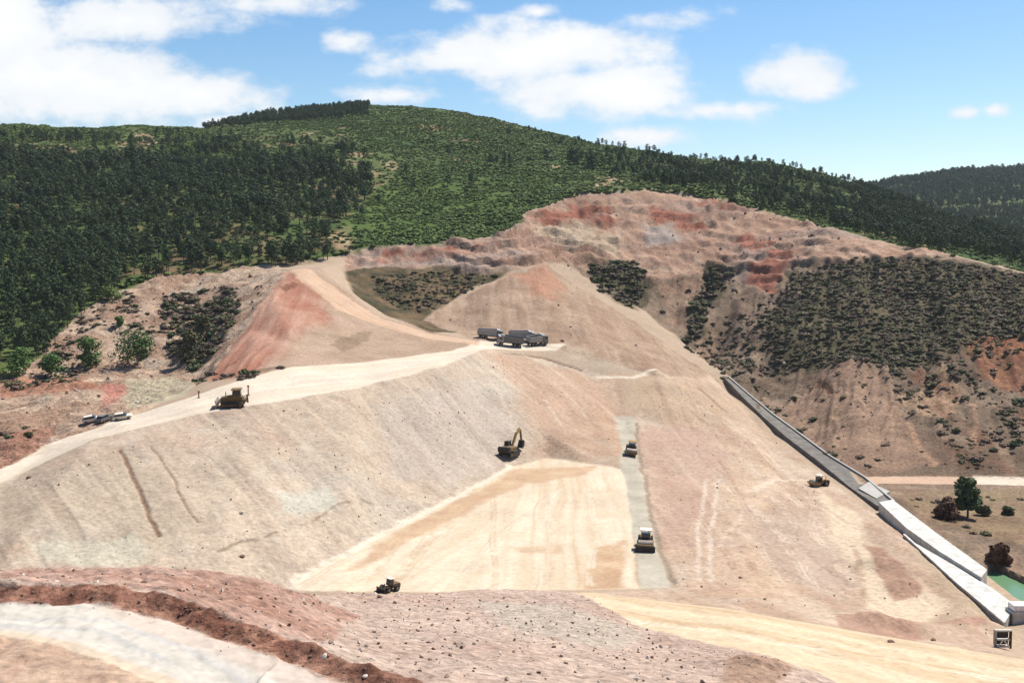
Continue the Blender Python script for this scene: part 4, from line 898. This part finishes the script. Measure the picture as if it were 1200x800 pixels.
def leaves(bm, c, r, n, size, rng, flat=.8):
    for _ in range(n):
        d = Vector((rng.gauss(0, 1), rng.gauss(0, 1), rng.gauss(0, 1)))
        if d.length < 1e-3: continue
        d = d.normalized() * r * rng.uniform(.45, 1.0) ** .6; d.z *= flat
        p = Vector(c) + d; nr = (d.normalized() + Vector((rng.gauss(0, .38), rng.gauss(0, .38), rng.gauss(.3, .38)))).normalized()
        q = nr.to_track_quat('Z', 'Y').to_matrix(); s = size * rng.uniform(.6, 1.35); a = rng.uniform(0, 6.28)
        vs = []
        for k in range(4):
            t = a + k * math.pi / 2; vs.append(bm.verts.new(p + q @ Vector((math.cos(t) * s, math.sin(t) * s * .75, rng.uniform(-.25, .25) * s))))
        bm.faces.new(vs)
def mesh_of(bm, name, *ms):
    me = bpy.data.meshes.new(name); bm.to_mesh(me); bm.free()
    for m in ms: me.materials.append(m)
    return me
def pine_meshes(seed):
    rng = random.Random(seed); H = 9.0
    tb = bmesh.new(); lean = Vector((rng.uniform(-.4, .4), rng.uniform(-.4, .4), 0))
    rings = []
    for i in range(6):
        t = i / 5; c = lean * t * t + Vector((0, 0, -.6 + t * H * .92)); r_ = .20 * (1 - t) + .03
        rings.append([tb.verts.new(c + Vector((math.cos(a) * r_, math.sin(a) * r_, 0))) for a in [k * math.pi / 3 for k in range(6)]])
    for i in range(5):
        for k in range(6): tb.faces.new((rings[i][k], rings[i][(k + 1) % 6], rings[i + 1][(k + 1) % 6], rings[i + 1][k]))
    cb = bmesh.new(); n = rng.randint(11, 16); base = rng.uniform(.26, .42); wid = rng.uniform(1.9, 2.7)
    for i in range(n):
        q = (i + .4) / n; t = base + (1 - base) * q * .97; w = wid * math.sqrt(max(.05, 1 - (q * 1.25 - .38) ** 2 * 1.25)) * rng.uniform(.65, 1.15)
        a = i * 2.4 + rng.uniform(-.6, .6); off = rng.uniform(.35, .75); c = lean * t * t + Vector((math.cos(a) * w * off, math.sin(a) * w * off, t * H + rng.uniform(-.3, .3)))
        leaves(cb, c, rng.uniform(.75, 1.15) * (.5 + .32 * w), 38, .29, rng, .66)
        st = lean * t * t + Vector((0, 0, t * H - .35)); m = Vector((0, 0, .09)); v = [tb.verts.new(x) for x in (st - m, st + m, c)]; tb.faces.new(v)
    leaves(cb, lean + Vector((0, 0, H * .96)), .7, 26, .26, rng, .9)
    return mesh_of(tb, 'trunk', M['bark']), mesh_of(cb, 'crown', M['pine'])
def bush_mesh(seed, name, m, n=5, per=34, size=.17, h=1.0):
    rng = random.Random(seed); bm = bmesh.new()
    for i in range(n):
        a = rng.uniform(0, 6.28); rr = rng.uniform(0, .62); rad = rng.uniform(.32, .55)
        leaves(bm, (math.cos(a) * rr, math.sin(a) * rr, rad * .75 * h + rng.uniform(-.05, .25)), rad, per, size, rng, .85 * h)
    return mesh_of(bm, name, m)
PINES = [pine_meshes(i) for i in range(6)]
def inside(px, py, poly):
    ins = np.zeros(px.shape, bool); n = len(poly)
    for i in range(n):
        ax, ay = poly[i]; bx, by = poly[(i + 1) % n]
        c = (ay > py) != (by > py); ins ^= c & (px < ax + (py - ay) * (bx - ax) / (by - ay if by != ay else 1e-9))
    return ins
def project(x, y, z):
    yd = y * CT - (z - CAMZ) * ST; zd = (z - CAMZ) * CT + y * ST
    return 600 + F * x / yd, 400 - F * zd / yd
def scatter(x0, x1, y0, y1, sp, seed):
    rng = np.random.default_rng(seed)
    gx, gy = np.meshgrid(np.arange(x0, x1, sp), np.arange(y0, y1, sp))
    x = (gx + rng.uniform(-.55, .55, gx.shape) * sp).ravel(); y = (gy + rng.uniform(-.55, .55, gy.shape) * sp).ravel()
    k = np.abs(x / y) < .58; x, y = x[k], y[k]; z = grid_z(x, y); px, py = project(x, y, z)
    return x, y, z, px, py, rng.random(x.shape), rng.random(x.shape)
def in_poly_world(x, y, px_poly, step=15):
    return polydist(x, y, ground(px_poly, step)) < 0
FOREST_L = [(-250, 190), (0, 178), (60, 186), (120, 186), (180, 186), (260, 200), (330, 192), (400, 196), (444, 203), (438, 228), (400, 262), (385, 280), (392, 303), (345, 313), (300, 312), (240, 318), (190, 323), (150, 330), (120, 350), (95, 372), (72, 392), (60, 420), (30, 434), (-60, 440), (-250, 455)]
FOREST_R = [(655, 190), (720, 178), (800, 188), (900, 197), (1010, 220), (1060, 238), (1200, 262), (1400, 280), (1400, 338), (1200, 316), (1110, 296), (1060, 287), (950, 260), (900, 247), (850, 235), (800, 222), (740, 212), (700, 200)]
x, y, z, px, py, r1, r2 = scatter(-330, 620, 255, 1180, 3.6, 1)
wn = fbm(x, y, 40, 4, 301); wn2 = fbm(x, y, 14, 3, 302)
fl = in_poly_world(x, y, FOREST_L); frr = in_poly_world(x, y, FOREST_R)
dens = np.zeros(x.shape)
dens[fl] = .85
cl = wn2 + .6 * fbm(x, y, 6, 2, 303); dens[fl & (cl < -.3)] = .35; dens[fl & (cl < -.55)] = .03
mf = in_poly_world(x, y, [(150, 232), (300, 215), (440, 225), (400, 262), (392, 300), (300, 309), (200, 318), (130, 325)]); dens[mf & fl] *= np.where(cl[mf & fl] > -.05, .85, .35)
upper = in_poly_world(x, y, [(-250, 150), (0, 153), (250, 155), (420, 170), (445, 203), (400, 196), (330, 192), (260, 200), (180, 186), (0, 178), (-250, 190)])
dens[upper] = np.maximum(dens[upper], .05 + .25 * (wn[upper] > .2))
dens[frr] = np.maximum(dens[frr], np.where(wn2[frr] + wn[frr] * .8 > .0, .62, .15))
top = (np.abs(px - 338) < 100) & (y > 770) & (y < 960) & (px < 432); dens[top & (grid_z(x, y) > 118)] = .9
crest = (y > 740) & (px > 430) & (px < 1100) & (y < 900); dens[crest] = np.maximum(dens[crest], .16 * sstep(600, 720, px[crest]))
lcrest = (y > 655) & (px < 245) & (y < 860); dens[lcrest] = np.maximum(dens[lcrest], .0)
mid = in_poly_world(x, y, [(440, 200), (470, 170), (600, 150), (700, 175), (655, 190), (600, 200), (520, 240), (430, 285), (400, 265)]); dens[mid] = np.maximum(dens[mid], .015)
behind_r = (px > 1010) & (y > 420) & (y < 1150) & (x > 150); dens[behind_r] = np.maximum(dens[behind_r], .75)
road_gap = (y < 300) & (px > 120); dens[road_gap] = 0
patchy = np.zeros(x.shape, bool)
for p in PATCH: patchy |= in_poly_world(x, y, p, 8)
dens[patchy & (wn2 > -.3)] *= .3
keep = r1 < dens
PX_, PY_, PZ_, SX_, SY_, RR_ = x[keep], y[keep], z[keep], px[keep], py[keep], r2[keep]
x, y, z, px, py, r1, r2 = scatter(100, 1150, 1180, 1900, 8.5, 2); keep = (r1 < .93) & (px > 900)
FX_, FY_, FZ_, FR_ = x[keep], y[keep], z[keep], r2[keep]
size = 1 / PY_
vis = (SX_ > -15) & (SX_ < 1215)
order = np.argsort(np.where(vis, PY_, 1e9))
SINGLE = order[:270]
pine_label = {'l': 'dark green pine tree in the dense wood on the left hillside', 'r': 'dark green pine tree in the wooded belt above the bare quarry at the right'}
rng = random.Random(5)
_mk = {}
for i in SINGLE:
    k = rng.randrange(len(PINES)); s = rng.triangular(.45, 1.0, .72)
    side = 'l' if SX_[i] < 600 else 'r'
    root = empty('pine_tree', (PX_[i], PY_[i], PZ_[i]), rng.uniform(0, 6.28)); root.scale = (s * rng.uniform(.9, 1.15),) * 2 + (s,)
    tag(root, pine_label[side], 'tree', 'pines of the left wood' if side == 'l' else 'pines above the quarry')
    if k not in _mk: _mk[k] = [bpy.data.objects.new(n, me) for n, me in zip(('trunk', 'crown'), PINES[k])]; parts = _mk[k]
    else: parts = [o.copy() for o in _mk[k]]
    for o in parts: COL.objects.link(o); o.parent = root
def stuff(name, label, cat, xyz, sc, rot, idx, meshes, group=None):
    """one object: a cloud of points, each carrying one of a few meshes"""
    c = bpy.data.collections.new(name + '_kinds')
    for i, ml in enumerate(meshes):
        o = bpy.data.objects.new(f'{name}_{chr(97 + i)}', ml); c.objects.link(o)
    me = bpy.data.meshes.new(name); me.vertices.add(len(xyz)); me.vertices.foreach_set('co', np.asarray(xyz, np.float32).ravel())
    a = me.attributes.new('sc', 'FLOAT_VECTOR', 'POINT'); a.data.foreach_set('vector', np.asarray(sc, np.float32).ravel())
    a = me.attributes.new('rt', 'FLOAT_VECTOR', 'POINT'); a.data.foreach_set('vector', np.asarray(rot, np.float32).ravel())
    a = me.attributes.new('kd', 'INT', 'POINT'); a.data.foreach_set('value', np.asarray(idx, np.int32))
    o = bpy.data.objects.new(name, me); COL.objects.link(o)
    g = bpy.data.node_groups.new(name, 'GeometryNodeTree'); g.interface.new_socket('Geometry', in_out='INPUT', socket_type='NodeSocketGeometry'); g.interface.new_socket('Geometry', in_out='OUTPUT', socket_type='NodeSocketGeometry')
    N = g.nodes.new; K = g.links.new
    gi, go, ip, ci = N('NodeGroupInput'), N('NodeGroupOutput'), N('GeometryNodeInstanceOnPoints'), N('GeometryNodeCollectionInfo')
    ci.inputs['Collection'].default_value = c; ci.inputs['Separate Children'].default_value = True; ci.inputs['Reset Children'].default_value = True
    K(gi.outputs[0], ip.inputs['Points']); K(ci.outputs[0], ip.inputs['Instance']); ip.inputs['Pick Instance'].default_value = True
    for nm, ty, so in (('sc', 'FLOAT_VECTOR', 'Scale'), ('rt', 'FLOAT_VECTOR', 'Rotation'), ('kd', 'INT', 'Instance Index')):
        na = N('GeometryNodeInputNamedAttribute'); na.data_type = ty; na.inputs['Name'].default_value = nm
        K([s_ for s_ in na.outputs if s_.enabled and s_.name == 'Attribute'][0], ip.inputs[so])
    K(ip.outputs[0], go.inputs[0])
    md = o.modifiers.new('scatter', 'NODES'); md.node_group = g
    return tag(o, label, cat, group, 'stuff')
def joined(ms):
    bm = bmesh.new(); n0 = 0
    for i, m in enumerate(ms):
        bm.from_mesh(m); bm.faces.ensure_lookup_table()
        for f in bm.faces[n0:]: f.material_index = i
        n0 = len(bm.faces)
    return mesh_of(bm, 'pine', *[m.materials[0] for m in ms])
rest = np.ones(len(PX_), bool); rest[SINGLE] = False
ax = np.concatenate([PX_[rest], FX_]); ay = np.concatenate([PY_[rest], FY_]); az = np.concatenate([PZ_[rest], FZ_])
n = len(ax); rg = np.random.default_rng(9); s = rg.triangular(.38, .64, .95, n) * np.where(ay > 1180, 1.6, np.where((ay > 640), .72, 1.0)) * np.where((ay < 700) & (ax > 60), .85, 1); w_ = s * rg.uniform(1.0, 1.45, n)
stuff('pine_forest', 'dark pine wood covering the upper hillsides and the far ridge', 'forest', np.stack([ax, ay, az], 1), np.stack([w_, w_, s], 1), np.stack([np.zeros(n), np.zeros(n), rg.uniform(0, 6.28, n)], 1), rg.integers(0, 6, n), [joined(p) for p in PINES])
# low scrub on the hill
x, y, z, px, py, r1, r2 = scatter(-330, 420, 330, 1000, 1.9, 3)
n1 = fbm(x, y, 34, 4, 401); n2_ = fbm(x, y, 9, 3, 402)
hp = polydist(x, y, np.concatenate([ground([(-250, 455), (0, 436), (40, 423), (75, 386), (125, 346), (190, 325), (240, 321), (300, 313), (392, 303), (402, 299), (430, 291), (500, 287), (575, 278), (605, 263), (622, 248), (680, 229), (760, 224), (850, 237), (950, 262), (1060, 290), (1110, 298), (1200, 319), (1400, 340)], 18, False), np.array([(700, 400), (700, 1000), (-500, 1000), (-500, 300)])])) < -1.0
g_ = hp & (y < 990)
dens = np.where(n1 + n2_ * .7 > -.4, .92, .3); dens[in_poly_world(x, y, FOREST_L)] *= .35
for p in PATCH: dens[in_poly_world(x, y, p, 8) & (n2_ > -.35)] *= .4
dens[(fbm(x, y, 30, 4, 403) + n2_ * .7 > .42) & (y < 900)] *= .25
keep = g_ & (r1 < dens)
QX, QY, QZ, QN, QR = x[keep], y[keep], z[keep], n1[keep], r2[keep]
# bushes on the dark right slope and in the hollow, the gullies
x, y, z, px, py, r1, r2 = scatter(20, 330, 180, 430, 1.35, 4)
n1 = fbm(x, y, 16, 4, 411)
n1 = n1 + .6 * fbm(x, y, 5, 3, 412); dens = np.where(in_poly_world(x, y, [(905, 345), (960, 305), (1110, 300), (1200, 322), (1400, 345), (1400, 600), (1200, 600), (1000, 553), (900, 490), (800, 400), (740, 330), (830, 305)]), .06, 0.0)
for poly, dd, cut in (([(930, 320), (1000, 303), (1100, 303), (1200, 325), (1400, 345), (1400, 430), (1200, 395), (1120, 412), (1060, 440), (1000, 422), (900, 442), (895, 380)], .97, -.7), ([(690, 310), (745, 306), (760, 330), (740, 362), (700, 340)], .85, -.3), ([(835, 308), (862, 314), (835, 350), (820, 392), (802, 402), (815, 350)], .95, -.7), ([(880, 350), (920, 340), (900, 440), (850, 440), (800, 405), (840, 390)], .4, -.1), ([(1040, 440), (1200, 390), (1400, 400), (1400, 550), (1130, 555), (1090, 500)], .5, .0), ([(1060, 300), (1200, 322), (1400, 340), (1400, 356), (1200, 332), (1100, 308)], .8, -.5), ([(1040, 575), (1400, 575), (1400, 650), (1180, 650), (1100, 610)], .10, .1), ([(850, 442), (900, 470), (1000, 550), (1010, 560), (960, 535), (900, 492)], .3, -.2)):
    m = in_poly_world(x, y, poly) & (n1 > cut); dens[m] = np.maximum(dens[m], dd)
dens[(py > 548) & (py < 578) & (px > 1000)] = 0; dens[(px < 1075) & (py > 470)] *= .35
keep = r1 < dens
RX, RY, RZ, RRn = x[keep], y[keep], z[keep], r2[keep]
x, y, z, px, py, r1, r2 = scatter(-220, 20, 190, 420, 1.6, 6)
n1 = fbm(x, y, 14, 4, 421); dens = np.zeros(x.shape)
for poly, dd, cut in (([(435, 322), (500, 318), (590, 320), (560, 336), (500, 366), (470, 362), (440, 345)], 1.0, -.8), ([(195, 345), (270, 335), (285, 350), (265, 400), (235, 432), (200, 420), (190, 380)], .8, -.35), ([(40, 425), (75, 385), (125, 346), (150, 340), (200, 400), (150, 432), (60, 440)], .5, -.15), ([(0, 438), (90, 432), (90, 448), (0, 460)], .4, -.1), ([(0, 500), (90, 470), (70, 510), (0, 545)], .18, .1), ([(225, 445), (240, 442), (300, 435), (345, 428), (300, 440), (235, 460)], .5, -.1)):
    m = in_poly_world(x, y, poly) & (n1 > cut); dens[m] = np.maximum(dens[m], dd)
keep = r1 < dens
LX, LY, LZ = x[keep], y[keep], z[keep]
BX = np.concatenate([RX, LX]); BY = np.concatenate([RY, LY]); BZ = np.concatenate([RZ, LZ]); rg = np.random.default_rng(21)
BS = .4 + 1.1 * rg.random(len(BX)) ** 2; bx_, by_ = project(BX, BY, BZ); BS[(bx_ > 430) & (bx_ < 620)] *= .85
for _p in ([(835, 308), (862, 314), (840, 350), (820, 392), (802, 402), (812, 350)], [(690, 310), (745, 306), (762, 330), (742, 362), (700, 340)], [(195, 345), (270, 335), (285, 350), (265, 400), (235, 432), (200, 420), (190, 380)]): BS[in_poly_world(BX, BY, _p)] *= 1.45
vis = (bx_ > 0) & (bx_ < 1200)
order = np.argsort(-np.where(vis, BS / BY, 0)); one = order[:240]; oth = np.ones(len(BX), bool); oth[one] = False
BM = [bush_mesh(40 + i, 'shrub', M['bush'], 5, 30, .2) for i in range(5)]
GM = [bush_mesh(80 + i, 'green_shrub', M['pine'], 5, 30, .2, .9) for i in range(3)]
DM = [bush_mesh(50 + i, 'dry_brush', M['dry'], 5, 26, .2, .8) for i in range(3)]
SM = [bush_mesh(60 + i, 'scrub_clump', M['scrub'], 3, 22, .26, .9) for i in range(5)]
for i in one:
    k = rng.randrange(5); s = BS[i]; left = bx_[i] < 620
    o = bpy.data.objects.new('shrub', rng.choice((BM, BM, BM, DM, DM, GM))[k % 3]); COL.objects.link(o); o.location = (BX[i], BY[i], BZ[i] - .1); o.rotation_euler = (0, 0, rng.uniform(0, 6.28)); o.scale = (s * rng.uniform(1.1, 1.6), s * rng.uniform(1.0, 1.4), s * .8)
    if bx_[i] < 350: lb, gp = 'low shrub on the bare bank below the left wood', 'shrubs on the left bank'
    elif left: lb, gp = 'low shrub in the hollow beside the tan cone of earth', 'shrubs in the hollow'
    elif by_[i] > 566: lb, gp = 'low shrub on the flat below the right hand road', 'shrubs below the valley road'
    else: lb, gp = 'low shrub on the steep brown slope right of the gully', 'shrubs on the right slope'
    tag(o, lb, 'shrub', gp)
n1_, n2_ = len(QX), int(oth.sum())
xyz = np.concatenate([np.stack([QX, QY, QZ - .1], 1), np.stack([BX[oth], BY[oth], BZ[oth] - .1], 1)])
s = np.concatenate([rg.triangular(.5, .9, 1.7, n1_) * (1 + .4 * (QN > .1)), BS[oth]])
kd = np.concatenate([rg.integers(0, 5, n1_), rg.integers(5, 11, n2_)])
n = len(xyz)
stuff('hillside_scrub', 'low green scrub covering the hill and the far shrubs on its slopes', 'scrub', xyz, np.stack([s * 1.3, s * 1.3, s * .72], 1), np.stack([np.zeros(n), np.zeros(n), rg.uniform(0, 6.28, n)], 1), kd, SM + BM[:3] + DM)
# bigger bushes and trees that stand by themselves
def big_bush(name, px, py, wpx, hpx, m, seed, label, cat='shrub', trunk=False, n=9, group=None):
    x, y, z = spot(px, py); sx = wpx / F * y / 2; sz = hpx / F * y
    root = tag(empty(name, (x, y, z - .1)), label, cat, group); rg_ = random.Random(seed); bm = bmesh.new()
    for i in range(n):
        a = rg_.uniform(0, 6.28); rr = rg_.uniform(.1, .75); t = rg_.uniform(.15, .85) if not trunk else rg_.uniform(.28, .9)
        ww = sx * (1 - .5 * abs(t - .4)) if trunk else sx * (1 - .55 * t)
        leaves(bm, (math.cos(a) * rr * ww, math.sin(a) * rr * ww, t * sz), sx * rg_.uniform(.34, .5), 110, .30, rg_, .8)
    o = bpy.data.objects.new('crown' if trunk else 'foliage', mesh_of(bm, 'foliage', m)); COL.objects.link(o); o.parent = root
    b = MB()
    if trunk: b.cyl((0, 0, sz * .35), .22, sz * .7, 'Z', 8, .08); b.build('trunk', M['bark'], root)
    else:
        for i in range(4): b.bar((0, 0, 0), (rg_.uniform(-.5, .5) * sx, rg_.uniform(-.5, .5) * sx, sz * .55), .08)
        b.build('stem', M['bark'], root)
big_bush('broadleaf_tree', 1134, 606, 34, 52, M['pine'], 71, 'dark green tree standing beside the pale road on the right valley side', 'tree', True, 30)
big_bush('shrub', 1107, 607, 44, 24, M['redbush'], 72, 'wide reddish brown bush left of the dark tree below the right road', n=12)
big_bush('shrub', 1171, 660, 30, 24, M['redbush'], 73, 'rust coloured bush above the green pond', n=30)
big_bush('shrub', 1150, 603, 24, 14, M['bush'], 74, 'low dark bush right of the dark tree below the right road', n=7)
big_bush('shrub', 1181, 603, 18, 10, M['bush'], 75, 'small dark bush at the right edge below the right road', n=6)
big_bush('broadleaf_shrub', 158, 428, 62, 42, M['green'], 76, 'large bright green bush on the bare bank below the left wood', n=16)
big_bush('broadleaf_shrub', 106, 428, 44, 36, M['green'], 77, 'bright green bush left of the largest one on the bank', n=12)
big_bush('broadleaf_shrub', 60, 442, 50, 26, M['green'], 78, 'low spreading green bush at the foot of the left wood', n=11)
big_bush('broadleaf_shrub', 20, 440, 44, 34, M['green'], 79, 'green bush at the left edge of the photo under the pines', n=11)
big_bush('broadleaf_shrub', 140, 382, 16, 14, M['green'], 80, 'small round dark bush above the large green one on the bank', n=6)
big_bush('broadleaf_shrub', 128, 352, 34, 22, M['scrub'], 81, 'yellowish green bush at the lower edge of the left wood', n=9)
big_bush('broadleaf_shrub', 224, 420, 40, 34, M['bush'], 82, 'grey green thicket at the foot of the red mound', n=12)
big_bush('broadleaf_shrub', 240, 395, 34, 30, M['bush'], 83, 'grey green thicket higher on the bank left of the red mound', n=10)

# ------------------------------------------------------------------ stones
def rock_mesh(seed):
    rg_ = random.Random(seed); bm = bmesh.new(); bmesh.ops.create_icosphere(bm, subdivisions=2, radius=1)
    ds = [Vector((rg_.gauss(0, 1), rg_.gauss(0, 1), rg_.gauss(0, 1))).normalized() for _ in range(9)]; cut = [rg_.uniform(.55, .95) for _ in ds]
    for v in bm.verts:
        for d, c in zip(ds, cut):
            k = v.co.dot(d)
            if k > c: v.co -= d * (k - c)
        v.co.z *= .75; v.co *= rg_.uniform(.95, 1.05)
    return bm
M['rock'] = mat('stone', (.36, .28, .23), .95, 0, .3, 1.5, c2=(.22, .16, .13), bump=.5); M['rockd'] = mat('dark_stone', (.17, .10, .07), .95, 0, .3, 1.5, c2=(.11, .065, .045), bump=.5); M['rockl'] = mat('pale_stone', (.6, .55, .48), .95, 0, .3, 1.5, c2=(.45, .39, .33), bump=.5)
RK = [[mesh_of(rock_mesh(100 + i), 'boulder', M[m]) for i in range(3)] for m in ('rock', 'rockd', 'rockl')]
def boulder(px, py, wpx, m, label, group, lift=.2):
    c = cast(px, py)
    if c is None: return
    s = wpx / F * c[1] / 2
    o = bpy.data.objects.new('boulder', RK[m][rng.randrange(3)]); COL.objects.link(o); o.location = (c[0], c[1], c[2] + s * lift); o.scale = (s * rng.uniform(.9, 1.3), s * rng.uniform(.8, 1.1), s * rng.uniform(.7, 1))
    o.rotation_euler = (rng.uniform(-.3, .3), rng.uniform(-.3, .3), rng.uniform(0, 6.28)); tag(o, label, 'rock', group)
for px, py, w, m, lab in ((868, 677, 6, 1, 'dark boulder alone on the pinkish flat right of the clay strip'), (659, 400, 5, 1, 'dark boulder on the crest right of the parked trucks'), (283, 601, 7, 2, 'white boulder high on the grey embankment slope'), (34, 560, 6, 1, 'dark boulder on the embankment near the left edge'), (504, 773, 6, 1, 'dark boulder on the rubble above the gravel road'), (396, 727, 6, 1, 'dark stone on the pink rubble behind the cut bank'), (503, 753, 5, 1, 'brown stone in the middle of the foreground rubble'), (519, 757, 4, 1, 'small brown stone right of a larger one in the rubble'), (556, 783, 4, 1, 'small dark stone low in the foreground rubble'), (620, 790, 6, 1, 'dark stone at the bottom edge of the photo'), (445, 699, 7, 1, 'dark boulder just left of the small loader'), (663, 777, 5, 1, 'dark stone right of the centre at the foot of the rubble'), (160, 472, 6, 2, 'pale boulder on the dusty flat beyond the cars'), (1044, 752, 8, 1, 'flat dark rock at the edge of the beige ramp'), (1094, 750, 7, 1, 'dark rock below the mound near the beige ramp'), (896, 702, 5, 1, 'dark rock on the slope above the beige ramp'), (284, 652, 7, 1, 'dark boulder near the foot of the grey slope')):
    boulder(px, py, w, m, lab, None)
rg2 = random.Random(77)
for i in range(120):
    t = rg2.random(); px = rg2.uniform(10, 440); base = np.interp(px, [0, 100, 200, 260, 330, 420], [692, 697, 710, 731, 757, 790]); boulder(px, base + rg2.gauss(0, 9), 1.8 + 4 * rg2.random() ** 2.5, 1, 'dark red lump of earth in the cut bank above the gravel road', 'lumps in the cut bank', .1)
x, y, z, px, py, r1, r2 = scatter(-70, 50, 48, 132, .85, 8)
dens = np.zeros(x.shape)
for poly, dd in (([(0, 668), (200, 665), (340, 692), (520, 696), (690, 697), (760, 738), (900, 770), (960, 800), (420, 800), (330, 744), (200, 696), (0, 680)], .42), ([(60, 700), (250, 740), (420, 800), (330, 800), (200, 740)], .25)):
    m = polydist(x, y, ground(poly, 20)) < 0; dens[m] = dd
keep = r1 < dens; rg = np.random.default_rng(31)
tx, ty, tz = [x[keep]], [y[keep]], [z[keep]]; n = int(keep.sum()); ts = [.035 + .14 * rg.random(n) ** 5 + .035 * rg.random(n)]
x, y, z, px, py, r1, r2 = scatter(-115, 130, 118, 470, 1.8, 12); dens = np.zeros(x.shape); nn = fbm(x, y, 14, 4, 431)
for poly, dd in (([(0, 580), (110, 525), (230, 495), (420, 462), (520, 436), (600, 420), (690, 440), (720, 530), (640, 530), (595, 542), (330, 690), (150, 664), (0, 664)], .22), ([(750, 500), (780, 445), (850, 460), (960, 560), (1030, 615), (1165, 745), (900, 715), (800, 690)], .16), ([(0, 440), (75, 390), (190, 330), (330, 318), (240, 444), (80, 508), (0, 545)], .4), ([(600, 268), (680, 232), (850, 240), (1060, 292), (900, 340), (700, 318), (600, 312), (440, 312), (430, 294)], .4), ([(905, 345), (1200, 330), (1400, 350), (1400, 555), (1010, 556), (900, 488)], .3), ([(500, 374), (640, 314), (780, 402), (830, 445), (660, 400)], .1)):
    m = in_poly_world(x, y, poly); dens[m] = dd * (.25 + 1.6 * sstep(-.2, .6, nn[m]))
keep = r1 < dens; n = int(keep.sum()); tx.append(x[keep]); ty.append(y[keep]); tz.append(z[keep]); ts.append(.07 + .1 * rg.random(n) + .34 * rg.random(n) ** 9 * (nn[keep] * 0 + (x[keep] < -40) * (y[keep] > 210) + (y[keep] > 300) + (x[keep] > 72) + .25))
x, y, z, s = (np.concatenate(q) for q in (tx, ty, tz, ts)); n = len(x)
stuff('rubble', 'loose grey and brown stones strewn over the dug slopes and the foreground', 'stones', np.stack([x, y, z + s * .15], 1), np.stack([s * 1.2, s, s * .8], 1), rg.uniform(0, 6.28, (n, 3)), np.where(s > .2, rg.integers(0, 6, n), rg.integers(0, 9, n)), RK[0] + RK[1] + RK[2])

# ------------------------------------------------------------------ air
hz_b = MB(); hz_b.box((0, 3000, 88), (34000, 8300, 200), bev=0)
hm = bpy.data.materials.new('haze'); hm.use_nodes = True; ht = hm.node_tree; ht.nodes.remove(ht.nodes['Principled BSDF'])
hv = ht.nodes.new('ShaderNodeVolumePrincipled'); hv.inputs['Color'].default_value = (.82, .90, 1, 1); hv.inputs['Density'].default_value = .00005
ht.links.new(hv.outputs[0], ht.nodes['Material Output'].inputs['Volume'])
hz_o = hz_b.build('haze', hm); hz_o['kind'] = 'stuff'; hz_o['label'] = 'thin bluish summer haze filling the valley air'
